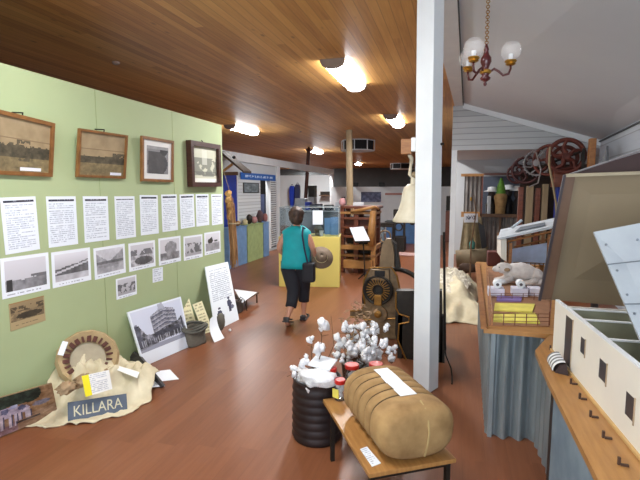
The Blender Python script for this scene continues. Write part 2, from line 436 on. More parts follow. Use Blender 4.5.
# painted beam along the edge of the pine ceiling
cm = MB(); cm.prism([(-.60, -2.5, HC-.012), (-.21, -2.5, HC-.012), (.10, 9.99, HC-.012), (-.06, 9.99, HC-.012)], (0, 0, .16))
S(cm.build('ceiling_edge_beam', M_WHITE))
def apex(y): return .10+.025*(y-10)
def rwx(y): return 2.65+.085*(y-10)
cm = MB(); cm.prism([(apex(-2.5), -2.5, 3.60), (apex(10), 10, 3.60), (rwx(10)+.1, 10, 2.745), (rwx(-2.5)+.1, -2.5, 2.745)], (0, 0, .05))
S(cm.build('ceiling_lean_to', M_LINING))
cm = MB(); cm.b2((apex(4.9)-.02, -2.4, 3.585), (apex(4.9)+.0, -2.3, 3.61))
cm = MB(); cm.tube([(apex(-2.4)+.01, -2.4, 3.555), (apex(9.97)+.01, 9.97, 3.555)], .008, 6)
S(cm.build('trim_1', M_GREY))
cm = MB(); cm.prism([(rwx(-2.5), -2.5, 0), (rwx(10), 10, 0), (rwx(10), 10, 2.78), (rwx(-2.5), -2.5, 2.78)], (.1, 0, 0))
S(cm.build('wall_right', M_WB2))
cm = MB(); cm.prism([(rwx(-2.5)-.03, -2.5, 2.735), (rwx(9.99)-.03, 9.99, 2.735), (rwx(9.99)-.03, 9.99, 2.755), (rwx(-2.5)-.03, -2.5, 2.755)], (.03, 0, 0))
S(cm.build('trim_2', M_GREY))
cm = MB(); cm.prism([(-.09, 10, 2.65), (rwx(10), 10, 2.62), (rwx(10), 10, 2.78), (apex(10), 10, 3.60), (-.09, 10, 3.60)], (0, .06, 0))
S(cm.build('wall_gable', M_WB))
# barge trim following the slope of the gable
cm = MB(); cm.prism([(apex(10), 9.96, 3.615), (rwx(10), 9.96, 2.775), (rwx(10), 9.96, 2.66), (apex(10), 9.96, 3.50)], (0, .035, 0))
S(cm.build('trim_3', M_WHITE))
cm = MB(); cm.b2((-.09, 10.0, 0), (.02, 10.1, 2.65), bevel=.004)
S(cm.build('wall_gable_post', M_WHITE))
# room beyond the gable
S(MB().b2((-.05, 13.4, 0), (4, 13.5, 2.7)).build('wall_shed_back', M_WHITEW))
S(MB().b2((-.02, 10.1, 2.66), (4, 13.4, 2.7)).build('ceiling_shed', M_LINING))
S(MB().b2((3.4, 10.1, 0), (3.5, 13.4, 2.66)).build('wall_shed_right', M_LINING))
# partition with the pictures
S(MB().b2((WX-.04, -2.4, 0), (WX, 5.95, PH)).build('wall_left', M_GREEN))
cm = MB()
for y in (2.35, 3.55, 4.75): cm.b2((WX-.002, y-.003, 0), (WX+.002, y+.003, PH-.003))
S(cm.build('trim_4', mat('green_seam', (150, 166, 116), .7)))
S(MB().b2((-16, -2.5, 0), (WX-.05, -2.4, HC)).build('wall_rear_left', M_WHITEW))
S(MB().b2((-16.1, -2.5, 0), (-16, 35, HC)).build('wall_outer_left', M_WHITEW))
# white clad wall on the far left with its doorway, beam and pillar
LX = -5.3
cm = MB()
cm.b2((LX-.1, 6.0, 0), (LX, 11.8, PH)); cm.b2((LX-.1, 12.45, 0), (LX, 13.0, PH)); cm.b2((LX-.1, 11.8, 2.16), (LX, 12.45, PH))
S(cm.build('wall_far_left', M_WHITEW))
S(MB().b2((LX+.0, 10.35, .9), (LX+.03, 11.78, 2.14)).build('wall_cladding', M_CLAD))
S(MB().b2((LX-.12, 13.0, 0), (LX+.05, 13.25, PH-.2), bevel=.01).build('wall_pillar', M_WHITE))
S(MB().b2((LX-.12, 6, PH-.2), (LX+.06, 19.8, PH+.01)).build('wall_top_beam', M_WHITE))
S(MB().b2((LX-.08, 19.6, 0), (LX+.06, 19.75, PH-.2)).build('wall_corner_post', M_WHITE))
S(MB().b2((-16, 34.6, 0), (4, 34.7, HC)).build('wall_far', M_GREY))
S(MB().b2((-12, 22.0, 0), (-5.95, 22.1, 2.6)).build('wall_side_room', M_WHITEW))
S(MB().b2((-5.2, 19.1, 0), (-.0, 19.2, 1.98)).build('wall_far_partition', M_WHITE))
S(MB().b2((.05, 13.5, 0), (.15, 34.6, HC)).build('wall_far_right', M_WHITEW))
# louvred door; dark sheet paints the unlit room behind the doorway
dr = S(MB().b2((LX-.7, 11.5, 0), (LX-.66, 14.4, 2.3)).build('doorway_shade_sheet', M_DARK))
cm = MB()
for i in range(30): cm.box((LX+.03, 12.73, .15+i*.067), (.02, .50, .045), rot=Matrix.Rotation(.5, 3, 'Y'))
cm.b2((LX+.0, 12.45, .08), (LX+.05, 12.48, 2.15)); cm.b2((LX, 12.98, .08), (LX+.05, 13.0, 2.15))
S(cm.build('window_1', M_WHITE))
S(MB().b2((LX+.002, 12.48, .08), (LX+.01, 12.98, 2.15)).build('louvre_gap_shade', M_GREY))  # grey sheet behind the slats, its colour stands for the shaded gaps

# post beside the visitor path, running up through the raised roof
t = T('timber_post', 'tall square white post rising from floor in front of the iron machine', 'post', (-.22, 4.06, 0))
MB().box((-.225, 4.08, (HC-.013)/2), (.165, .165, HC-.013), rot=Matrix.Rotation(-.0125, 3, 'Y')@Matrix.Rotation(-.48, 3, 'Z'), bevel=.006).build('post_shaft', M_WHITE, t)
MB().cyl((-.124, 4.062, 2.20), (-.112, 4.048, 2.20), .012, 10).build('bolt', M_IROND, t)

# ================================================================== LIGHT FIXTURES
fx = [(-1.63, 6.8, 'nearest ceiling light, large bright white batten beside the white post'),
      (-1.48, 11.4, 'second ceiling light in the row beside the white post'),
      (-5.8, 11.8, 'ceiling light just beyond the end of the green display wall'),
      (-5.9, 19.0, 'ceiling light beside the dark leaning pole, next after the green wall one'),
      (-6.0, 28.2, 'far ceiling light behind the round timber pole'),
      (-11.3, 33.2, 'distant ceiling light seen under the white beam')]
fx.append((-1.6, 2.0, 'added unseen ceiling light over the entrance end, above the visitor path'))  # out of view, added to brighten the near pine boards
for x, y, lb in fx:
    t = T('ceiling_light', lb, 'light', (x, y, HC), 'batten lights on the pine ceiling')
    prof = [(-.15, 0), (-.15, -.03), (-.12, -.085), (-.05, -.115), (.05, -.115), (.12, -.085), (.15, -.03), (.15, 0)]
    MB().prism([(x+a*1.05, y-.72, HC-.002+b*.95) for a, b in prof], (0, 1.46, 0)).build('diffuser', M_LAMP, t)
    for e in (-1, 1):
        MB().prism([(x+a*1.13, y+.01+e*.73, HC-.002+b*1.05) for a, b in prof], (0, e*.06, 0)).build('end_cap', M_CAP, t)
# small dark ceiling fittings
for (px, py, lb) in ((116, 62, 'small round dark smoke detector on ceiling above green wall'), (300, 131, 'small detector on ceiling between two batten lights')):
    p = onz(px, py, HC)
    tag(MB().lathe([(.05, 0), (.05, -.02), (.03, -.035)], p, 16).build('smoke_detector', M_CAP, origin=p), lb, 'smoke detector', 'ceiling smoke detectors')

# octagonal air vents under the ceiling
for (x, y, r, lb) in ((-3.3, 15.7, .58, 'near round white framed air vent hanging below the ceiling'), (-3.3, 29.5, .75, 'far white framed air vent beside the hanging bell')):
    t = T('air_vent', lb, 'air vent', (x, y, HC), 'drum air vents')
    MB().lathe([(r*.94, -.34), (r*.94, -.01)], (x, y, HC), 8).build('grille', M_DARK, t)
    fr = MB()
    for z in (-.02, -.36): fr.ring((x, y, HC+z), r, .018, (0, 0, 1), 8, 6)
    for i in range(8):
        a = PI/4*i
        fr.cyl((x+r*math.cos(a), y+r*math.sin(a), HC-.36), (x+r*math.cos(a), y+r*math.sin(a), HC-.02), .018, 6)
    fr.build('vent_frame', M_WHITE, t)
    MB().lathe([(r*.9, -.375), (r*.9, -.365)], (x, y, HC), 8).build('bottom_plate', M_WHITE, t)

# poles
t = T('round_pole', 'thick round bare timber pole reaching the pine ceiling', 'pole', (-2.95, 13.0, 0))
MB().tube([(-2.93, 13.0, 0), (-2.95, 13.0, 1.3), (-2.98, 13.0, 2.5), (-3.0, 13.0, HC-.002)], [.105, .1, .095, .09], 14).build('pole_shaft', M_POLE, t, smooth=True)
q0 = ony(304, 225, 17.5); q1 = ony(308.5, 152, 17.5)
o = MB().tube([(q0.x-.05, 17.5, 0), q0, q1, (q1.x+.02, 17.5, HC-.002)], [.075, .075, .07, .06], 10).build('leaning_pole', M_REDPOLE, smooth=True, origin=(q0.x-.05, 17.5, 0))
tag(o, 'thin dark red-brown pole leaning behind the walking woman', 'pole')

# ================================================================== WALL PICTURES
def wq(pix, dx=.004):
    """photo corner pixels on the green wall -> rectangle on that wall"""
    P = [onx(x, y, WX) for x, y in pix]
    c = sum(P, Vector())/4; w = ((P[1]-P[0]).length+(P[2]-P[3]).length)/2; h = ((P[3]-P[0]).length+(P[2]-P[1]).length)/2
    u = ((P[1]-P[0]).normalized()+(P[2]-P[3]).normalized()).normalized(); u.x = 0; u.normalize()
    v = Vector((0, -u.z, u.y)); c.x = WX+dx
    return [c-u*w/2+v*h/2, c+u*w/2+v*h/2, c+u*w/2-v*h/2, c-u*w/2-v*h/2]
def inset(q, d, dx=0):
    TL, TR, BR, BL = q; u = (TR-TL).normalized(); v = (TL-BL).normalized(); X = Vector((dx, 0, 0))
    return [TL+u*d-v*d+X, TR-u*d-v*d+X, BR-u*d+v*d+X, BL+u*d+v*d+X]
def framed(name, pix, fw, depth, fm, img, label, group, mat_w=0, hang=True, tilt=0):
    q = [onx(*pix[0], WX+.004+tilt), onx(*pix[1], WX+.004+tilt), onx(*pix[2], WX+.004), onx(*pix[3], WX+.004)] if tilt else wq(pix, .005); c = sum(q, Vector())/4; t = T(name, label, 'framed picture', (WX+.005, c.y, q[3].z), group)
    qi = inset(q, fw); f = MB(); X = Vector((depth, 0, 0))
    for i in range(4):
        a, b = q[i], q[(i+1) % 4]; ai, bi = qi[i], qi[(i+1) % 4]
        f.prism([a, b, bi-X*.0, ai], X)
    f.build('frame', fm, t)
    qp = [p+Vector((depth*.45, 0, 0)) for p in qi]
    if mat_w:
        quad_panel('mount', qp, canvas(2, 2, (216, 216, 214)), .006, t); qp = inset(qp, mat_w, .002)
    quad_panel('picture', qp, img, .0015 if mat_w else .006, t)
    if hang:
        m = (q[0]+q[1])/2; MB().tube([Vector((WX, m.y, m.z+.03)), m+Vector((.012, 0, .022)), m+Vector((.005, 0, 0))], .006, 6).build('hook', M_IROND, t)
G = 'framed pictures hung along the green wall'
framed('framed_picture', [(-14, 107), (52.5, 123.5), (50, 177), (-16, 174)], .03, .03, M_OAK, p_land(3, 0), 'largest oak framed sepia landscape at left end of green wall', G, tilt=.09)
framed('framed_picture', [(77.5, 128.3), (126, 135.5), (123.5, 178.8), (75, 177)], .022, .028, M_OAK, p_land(8, 1), 'second oak framed sepia landscape, dark trees at right', G, tilt=.09)
im = canvas(30, 36, (120, 120, 124)); ell(im, .5, .62, .46, .42, (62, 60, 64)); rect(im, .05, .2, .8, 1, (66, 64, 66)); ell(im, .78, .15, .18, .16, (50, 48, 52)); rect(im, 0, 0, 1, .1, (140, 140, 142))
im = np.clip(im+(nz(30, 36, 6, 6, 4)[..., None]-.5)*30, 0, 255)
framed('framed_picture', [(140, 135.6), (172, 141), (171.5, 182.3), (140, 181.3)], .03, .03, M_OAK, im, 'framed dark animal photograph with wide white mount', G, mat_w=.06, hang=False, tilt=.03)
im = canvas(30, 36, (196, 196, 176)); n_ = nz(30, 36, 6, 6, 11); yy_ = np.linspace(0, 1, 36)[:, None]
im = np.where(((n_ > .42) & (yy_ > .3) & (yy_ < .85))[..., None], np.array((128, 130, 118)), im); rect(im, .4, .05, .6, .5, (214, 216, 204), .6); rect(im, 0, .9, 1, 1, (222, 222, 214)); rect(im, 0, .7, 1, .8, (96, 98, 92), .6)
framed('framed_picture', [(185.5, 140.5), (216, 145), (216.5, 187), (187, 186.5)], .06, .075, M_DARKWOOD, im, 'deep dark mahogany frame around pale photograph', G)

sheets = [[(0, 197.8), (34.8, 196.2), (40, 249.2), (5, 254.8)], [(45.5, 196.7), (75, 196), (78.2, 244.2), (49, 247.6)], [(82.3, 196.5), (107, 196), (109.6, 240), (85, 242.6)],
          [(114, 196.5), (134, 196), (136, 237), (116.3, 239.4)], [(139.5, 195.2), (157, 195), (159, 233.5), (140.8, 235.4)], [(161, 194.6), (176.2, 194.3), (178, 230), (162.4, 232.2)],
          [(179.5, 194.5), (193.5, 194), (194.7, 226.6), (180.7, 229)], [(195.4, 194.3), (208.3, 194), (209, 225), (196.4, 226.6)], [(211, 194.3), (222, 194), (222.3, 223.9), (212, 225.4)]]
ords = ['first', 'second', 'third', 'fourth', 'fifth', 'sixth', 'seventh', 'eighth', 'ninth']
for i, pq in enumerate(sheets):
    q = wq(pq, .0035)
    tag(quad_panel('text_sheet', q, p_text(i, 30-i, 52-i*2), .003), 'printed text sheet with black heading, %s from left in the row' % ords[i], 'information sheet', 'text sheets with black headings on the green wall')
photos = [([(0, 259), (47.6, 252), (50.2, 289), (2, 299.3)], 'plain', 'wide flat paddock photo, leftmost of the lower photo row'),
          ([(50.5, 253), (89, 247), (91.6, 280), (53, 288)], 'shed', 'black and white photo of a long low shed roof'),
          ([(93, 248.5), (124, 243.7), (126, 272.2), (95, 280)], 'interior', 'photo of a shed interior with converging rafters'),
          ([(128, 243.7), (154.4, 240), (155.6, 266), (129.2, 272)], 'trees', 'photo of trees and rounded mounds, fourth in the photo row'),
          ([(158, 239), (180, 235.4), (181, 261.2), (159, 265.5)], 'load', 'photo of a tall loaded wagon against pale sky'),
          ([(183, 237), (202, 233.8), (202.7, 257), (184, 260.5)], 'people', 'photo of small figures, second from the right of its row'),
          ([(204, 233), (220, 230.5), (220.5, 251.8), (204.6, 255.4)], 'horse', 'rightmost photo of the row, dark horse and plough'),
          ([(115, 279), (135.5, 275), (137.2, 293.5), (117, 300)], 'people', 'small photo of a group pinned below the photo row')]
for i, (pq, kd, lb) in enumerate(photos):
    tag(quad_panel('photo_print', wq(pq, .0035), p_photo(kd, 20+i, 44 if i < 4 else 30, 34 if i < 4 else 26), .003), lb, 'photograph', 'unframed photo prints on the green wall')
tag(quad_panel('caption_card', wq([(152, 268.8), (162.3, 267), (163, 280.2), (153, 282.8)], .0035), p_text(77, 12, 14, False), .003), 'tiny white caption card below the photo row', 'caption card')
im = p_photo('trees', 55, 36, 30, (.05, .05, .05, .3)); im = im*np.array((.74, .64, .46)); im[:1] = (150, 116, 70)
tag(quad_panel('newspaper_clipping', wq([(9, 303.6), (44, 296), (45, 320), (10, 332.2)], .0035), im, .003, edge=(150, 120, 80)), 'brown aged newspaper clipping low on the green wall', 'clipping')

# ================================================================== LEANING THINGS ON THE LEFT FLOOR
def lean(name, TL, TR, BR, BL, img, th, label, cat, group=None, x=WX+.01, edge=(214, 220, 226), zb=.003):
    a = onz(*BL, zb); b = onz(*BR, zb); tl = onx(*TL, x); n3 = (b-a).cross(tl-a)
    d = ray(*TR); q = [tl, CAM+d*((a-CAM).dot(n3)/d.dot(n3)), b, a]
    dx = min(0, max(p.x for p in ())) if 0 else 0
    over = (x-.0)-q[1].x
    if over > 0: q = [p+Vector((over+.0, 0, 0)) for p in q]
    q = [p+Vector((th+.004, 0, 0)) for p in q]
    return tag(quad_panel(name, q, img, th, edge=edge), label, cat, group)
# hotel photograph
nx, ny = 74, 64; im = canvas(nx, ny, (214, 220, 230)); 
L0, T0, R0, B0 = .03, .03, .97, .78
rect(im, L0, T0, R0, B0, (192, 197, 214))
n_ = nz(nx, ny, 22, 18, 31)
def dark(pts, base=88, amp=90):
    msk = canvas(nx, ny, (0, 0, 0)); poly2(msk, pts, (1, 1, 1)); mm = msk[..., 0] > 0
    v = np.clip(base+amp*(n_-.5)*2, 20, 230); im[mm] = np.stack([v, v, v*1.08], -1)[mm]
dark([(.34, .2), (.5, .12), (.62, .1), (.80, .16), (.84, .5), (.34, .56)], 118, 60)
for k_ in range(5):
    y = .2+k_*.075
    poly2(im, [(.35, y+.02), (.6, y-.05), (.82, y+.01), (.82, y+.035), (.6, y-.025), (.35, y+.045)], (70, 72, 92), .8)
    poly2(im, [(.35, y+.0), (.6, y-.07), (.82, y-.01), (.82, y+.005), (.6, y-.055), (.35, y+.015)], (186, 188, 200), .6)
poly2(im, [(.52, .02), (.6, .0), (.64, .12), (.5, .13)], (150, 152, 168), .8)
dark([(.03, .3), (.1, .3), (.2, .5), (.34, .52), (.84, .42), (.93, .35), (.97, .6), (.97, .66), (.5, .68), (.03, .74)], 84, 120)
rect(im, .35, .5, .85, .6, (52, 52, 66), .7); rect(im, .03, .7, .97, .78, (126, 128, 142), .8)
rect(im, .9, .36, .93, .62, (40, 40, 52)); poly2(im, [(.03, .28), (.08, .26), (.14, .66), (.03, .7)], (76, 76, 92), .7)
for x in np.arange(.08, .9, .035): rect(im, x, .58, x+.012, .68, (52, 50, 64) if rng.random() < .5 else (176, 178, 188), .8)
lean('poster', (125.5, 312), (179, 296.4), (189, 346), (142, 366.3), im, .02, 'large black and white poster of a tiered veranda hotel leaning on wall', 'poster')
# tall text poster with figures
im = p_text(91, 30, 64, False, (222, 228, 234), (168, 176, 188)); im[38:] = (222, 228, 234)
def fig(cx, cy, s):
    ell(im, cx, cy-.055*s, .05, .02*s, (60, 62, 84)); ell(im, cx, cy+.02*s, .10, .05*s, (52, 54, 78)); ell(im, cx+.06, cy+.08*s, .11, .03*s, (96, 98, 120)); rect(im, cx-.04, cy+.06*s, cx+.04, cy+.14*s, (44, 46, 70))
fig(.72, .66, 1.1); fig(.28, .76, 1)
lean('poster', (204, 267), (227, 261.6), (238, 319.5), (214.5, 331), im, .012, 'tall white text poster with two drawn figures leaning on wall', 'poster')
def card(name, TL, TR, BR, BL, d, img, label, group=None, z0=.003, th=.003, cat='card'):
    """card standing on the floor, leaning back by d"""
    a = onz(*BL, z0); b = onz(*BR, z0)
    def up(p, px):                                      # point of the view ray at the plane through p moved back by d in -X
        return onx(px[0], px[1], p.x-d)
    return tag(quad_panel(name, [up(a, TL), up(b, TR), b, a], img, th), label, cat, group)
imc = p_text(12, 12, 22, False, (224, 216, 176), (168, 160, 126))
card('note_card', (179.8, 297.5), (188.5, 296), (199, 333), (189, 336), .2, imc, 'cream note card behind grey sack, nearer the hotel poster', 'cream note cards', cat='note card')
card('note_card', (192.5, 304.5), (202, 301), (213, 331), (204, 334), .16, imc, 'cream note card behind grey sack, nearer the text poster', 'cream note cards', cat='note card')
# grey sack
b0 = onz(195, 344); c_ = Vector((b0.x-.02, b0.y+.03, 0))
t = T('sack', 'folded grey canvas sack slumped against the posters', 'sack', (c_.x, c_.y, 0))
def sackf(u, v):
    a = u*2*PI; h = v
    r = .15*(1-.12*h+.25*abs(h-.75)*(h > .6)); wob = 1+.06*math.sin(5*a+h*3)
    return c_+Vector((math.cos(a)*r*.75*wob, math.sin(a)*r*1.1*wob, .20*h+.012*math.sin(3*a)*h))
sb = MB(); sb.grid(sackf, 28, 8); sb.build('sack_body', M_GREYSACK, t, smooth=True, solid=.01)
sb = MB()
for i, z in enumerate((.185, .205, .22)):
    sb.tube([c_+Vector((math.cos(a)*.135*(1-.1*i), math.sin(a)*.18*(1-.08*i), z+.012*math.sin(2*a+i))) for a in [2*PI*k_/20 for k_ in range(20)]], .014, 6, close=True)
sb.build('rolled_top', mat('grey_sack_dark', (92, 90, 82), .9), t, smooth=True)
im = p_text(44, 10, 20, False, (222, 226, 232), (180, 184, 196))
def strip(u, v, P=[onx(210, 319, -2.86), onx(216.5, 313, -2.86), onz(224.5, 338, .002), onz(214.5, 342.5, .002)]):
    p = (P[0]*(1-u)+P[1]*u)*(1-v)+(P[3]*(1-u)+P[2]*u)*v; return p+Vector((-.03*math.sin(v*PI), 0, -.01*math.sin(v*PI)))
o = MB().grid(strip, 3, 10).build('paper_strip', M_PAPER, origin=onz(219, 340), solid=.002); tag(o, 'curling white paper strip in front of the grey sack', 'paper')
# woven grey mat / satchel beside the strip
P0 = onz(224, 334)
sb = MB().blob((P0.x-.10, P0.y+.10, .12), .12, 2, .12, 3, (.45, .6, 1.0), 4); tag(sb.build('satchel', M_GREYSACK, smooth=True, origin=(P0.x-.10, P0.y+.1, 0)), 'small flat grey satchel leaning below the text poster', 'satchel')
P0 = onz(240, 313)
t = T('handbag', 'small dark handbag at the far corner of the green wall', 'bag', (P0.x, P0.y, 0))
MB().box((P0.x-.03, P0.y, .1), (.1, .16, .2), bevel=.03).build('bag_body', mat('dark_leather', (70, 62, 58), .6), t)
MB().tube([(P0.x, P0.y-.06, .19), (P0.x+.03, P0.y-.03, .25), (P0.x+.05, P0.y+.04, .2), (P0.x+.08, P0.y+.07, .02)], .006, 6).build('strap', M_DARK, t)
sb = MB(); sb.blob((onz(230, 330, .02)), .02, 1, .1, 2); tag(sb.build('cotton_tuft', M_COTTON, origin=onz(230, 330, 0)), 'tiny white cotton tuft on the floor by the text poster', 'cotton')
o = MB().prism([onx(234.5, 289.5, -3.3), onz(257, 292.5, .22), onz(242, 303, .16)], (0, 0, .004)).build('folded_sheet', M_PAPER, origin=onz(245, 296, .2))
t = T('low_stand', 'low wooden stand with white sheet beyond end of green wall', 'stand', (-3.15, 6.35, 0))
o.parent = t; o.location = Vector(o.location)-Vector((-3.15, 6.35, 0))
sb = MB(); sb.b2((-3.3, 6.15, .145), (-3.0, 6.6, .16)); sb.build('stand_top', M_BROWNW, t)
for dx, dy in ((-.13, -.18), (.13, -.18), (-.13, .2), (.13, .2)): MB().cyl((-3.15+dx, 6.35+dy, 0), (-3.15+dx, 6.35+dy, .146), .012, 6).build('leg', M_BROWNW, t)

# cow painting at the extreme left
nx, ny = 60, 44; n_ = nz(nx, ny, 9, 7, 61); n2 = nz(nx, ny, 20, 16, 62); im = np.stack([176-40*n_, 138-36*n_, 104-30*n_], -1)
def pd(pts, c, op=1): poly2(im, pts, c, op)
pd([(0, 0), (.82, 0), (.84, .2), (.7, .33), (.4, .3), (.2, .4), (0, .45)], (52, 66, 56)); ell(im, .68, .2, .14, .14, (44, 58, 50))
pd([(0, .75), (1, .62), (1, 1), (0, 1)], (160, 128, 104)); pd([(0, .8), (.5, .78), (.5, 1), (0, 1)], (150, 118, 130), .8)
for (x, y, s) in ((.12, .42, 1), (.34, .4, 1.1), (.55, .42, .8)):
    ell(im, x, y+.05, .14*s, .13*s, (196, 182, 200)); ell(im, x-.1*s, y-.08, .06*s, .07*s, (180, 184, 216)); ell(im, x+.02, y+.0, .05, .07, (96, 100, 134), .8)
    for k_ in (-.1, -.04, .06, .11): rect(im, x+k_*s, y+.1, x+k_*s+.03, y+.42*s, (206, 192, 204)); rect(im, x+k_*s+.03, y+.12, x+k_*s+.045, y+.4*s, (90, 84, 110))
ell(im, .82, .45, .12, .07, (120, 122, 150), .8); rect(im, .5, .78, .78, .82, (60, 52, 60), .8)
im = np.clip((im-20)*.92+(n2[..., None]-.5)*90+(n_[..., None]-.5)*40, 0, 255)
lean('painting', (-30, 405.5), (49.5, 383), (55.5, 413), (-30, 448), im, .02, 'unframed painting of pale cattle under dark trees leaning at lower left', 'painting', edge=(120, 96, 70), zb=.012, x=-3.16)

# canvas cloth heap
cc = Vector((-2.92, 3.08, 0))
OUT = [(-3.22, 2.50), (-3.08, 2.47), (-2.97, 2.53), (-2.80, 2.60), (-2.61, 2.74), (-2.50, 2.86), (-2.46, 3.0), (-2.49, 3.2), (-2.60, 3.42), (-2.78, 3.62), (-3.0, 3.78), (-3.22, 3.8), (-3.235, 3.3), (-3.235, 2.8)]
oa = sorted((math.atan2(y-cc.y, x-cc.x), math.hypot(x-cc.x, y-cc.y)) for x, y in OUT)
oa = [(oa[-1][0]-2*PI, oa[-1][1])]+oa+[(oa[0][0]+2*PI, oa[0][1])]
kb0 = Vector((-2.838, 2.636)); kbd = Vector((.307, .292)).normalized()
def hill(x, y):
    d = -(kbd.y*(x-kb0.x)-kbd.x*(y-kb0.y))           # distance behind the name board line
    f = max(0, min(1, (d-.05)/.33)); f = f*f*(3-2*f)
    g = math.exp(-((y-3.12)/.42)**2)
    return .30*f*g*(.75+.25*min(1, max(0, (-2.75-x)/.3)))
def clothf(u, v):
    a = -PI+u*2*PI; r = v
    for k_ in range(len(oa)-1):
        if oa[k_][0] <= a <= oa[k_+1][0]:
            w = (a-oa[k_][0])/(oa[k_+1][0]-oa[k_][0]+1e-9); ro = oa[k_][1]*(1-w)+oa[k_+1][1]*w; break
    ro *= 1+.03*math.sin(11*a)+.02*math.sin(19*a)
    x = max(cc.x+math.cos(a)*ro*r, WX+.015); y = cc.y+math.sin(a)*ro*r
    n1 = mnoise.noise(Vector((x*4, y*4, 0))); n2_ = abs(mnoise.noise(Vector((x*9+n1*2, y*7, 2))))
    n3_ = abs(mnoise.noise(Vector((x*20+n1*3, y*14, 5))))
    e = min(1, (1-r)*3)
    h = hill(x, y)*(1+.25*n1)+(.09*n2_+.035*n3_)*(e*.8+.2)*(.35+min(1, hill(x, y)*5))
    return Vector((x, y, max(h, .004+.03*n3_)))
t = T('cloth_heap', 'crumpled cream canvas cloth heaped on the floor against green wall', 'cloth', cc)
MB().grid(clothf, 130, 34).build('cloth', M_CANVAS, t, smooth=True, solid=.008)
o = t
# round cardboard-like hat/sieve
t = T('sieve', 'round tan sieve with dark slotted rim standing in the cloth heap', 'sieve', (-3.1, 3.05, .1))
C0 = onx(88, 358.5, -3.04); view = (CAM-C0).normalized(); nrm = (view+Vector((.15, 0, .35))).normalized()
Rm = nrm.to_track_quat('Z', 'Y').to_matrix()
sv = MB(); sv.lathe([(.14, -.01), (.215, .05), (.23, .062), (.255, .02), (.24, -.03), (.13, -.03)], C0, 14, R=Rm); sv.build('rim', mat('sieve_tan', (182, 160, 120), .8, c2=(156, 132, 96)), t)
sv = MB(); sv.lathe([(.14, -.004), (.14, .006)], C0, 32, R=Rm, sx=1, sy=1); sv.build('disc', mat('sieve_disc', (172, 160, 136), .8), t)
sv = MB()
for i in range(22):
    a = 2*PI*i/22; d = Rm @ Vector((math.cos(a), math.sin(a), 0)); tg = Rm @ Vector((-math.sin(a), math.cos(a), 0))
    c = C0+d*.176+nrm*.03; R3 = Matrix((d, tg, nrm)).transposed()
    sv.box(c, (.065, .034 if i % 3 else .018, .014), rot=R3)
sv.build('slot', mat('sieve_slots', (84, 44, 34), .8), t)
sv = MB(); R3 = Rm; c = C0+Rm@Vector((-.185, .11, .066)); tl = c
sv.box(c, (.045, .12, .004), rot=Rm@Matrix.Rotation(-.4, 3, 'Z')); sv.build('label', M_PAPER, t)
# rolled rags in the middle of the heap
for i, (p, rr) in enumerate((((84, 381), .05), ((112, 372), .055), ((66, 388), .045))):
    c = onx(p[0], p[1], -2.86); c.z = max(c.z, .16)
    o = MB().blob(c, rr*1.15, 3, .4, 4, (1, 1.3, .8), i+3).build('rag', mat('tan_rag', (178, 154, 120), .9, c2=(140, 112, 84)), smooth=True, origin=(c.x, c.y, c.z-rr)); tag(o, ('tan crumpled rag on cloth heap behind the yellow booklet', 'tan crumpled rag below the round sieve, right side', 'tan crumpled rag at left of the yellow booklet')[i], 'rag', 'rags on the cloth heap')
# KILLARA board
a = onz(68, 423, .004); b = onz(127.5, 411, .004)
nb = (b-a).normalized(); back = Vector((-nb.y, nb.x, 0)); back = -back if back.x > 0 else back
d1 = onz(68, 423, .004)
TLp = onz(68, 402, 0); k1 = (a-CAM); 
def upplane(px, base, tilt=.45):                        # intersect a view ray with the plane through the base edge leaning back
    n3 = (nb.cross(Vector((back.x*tilt, back.y*tilt, 1)))).normalized(); d = ray(*px); s_ = (base-CAM).dot(n3)/d.dot(n3); return CAM+d*s_
q = [upplane((67.5, 402.5), a), upplane((126.5, 393.5), a), b, a]
t = T('name_board', 'slate grey board with cream stencilled letters KILLARA', 'sign', a)
nrmk = (q[1]-q[0]).cross(q[3]-q[0]).normalized()
MB().prism(q, nrmk*.018).build('board', M_STONE, t)
def text_obj(txt, o0, ux, uy, size, m, parent, name='lettering', ext=.002, width=None):
    cu_ = bpy.data.curves.new('t', 'FONT'); cu_.body = txt; cu_.size = size; cu_.extrude = ext; cu_.align_x = 'CENTER'; cu_.align_y = 'CENTER'
    tmp = bpy.data.objects.new('t', cu_); COL.objects.link(tmp); bpy.context.view_layer.update()
    dg = bpy.context.evaluated_depsgraph_get(); me = bpy.data.meshes.new_from_object(tmp.evaluated_get(dg)); bpy.data.objects.remove(tmp)
    n3 = ux.cross(uy).normalized(); sx = 1
    if width:
        xs = [v.co.x for v in me.vertices]; sx = width/max(1e-6, max(xs)-min(xs))
    for v in me.vertices: v.co = o0+ux*v.co.x*sx+uy*v.co.y+n3*(v.co.z)-WL[parent.name]
    me.materials.append(m); o = bpy.data.objects.new(name, me); COL.objects.link(o); o.parent = parent; return o
ux = (q[2]-q[3]).normalized(); uy = (q[0]-q[3]); uy = (uy-ux*uy.dot(ux)).normalized()
text_obj('KILLARA', sum(q, Vector())/4+(-nrmk)*.002, ux, uy, .115, mat('cream_letter', (206, 200, 172), .7), t, width=(q[2]-q[3]).length*.82)
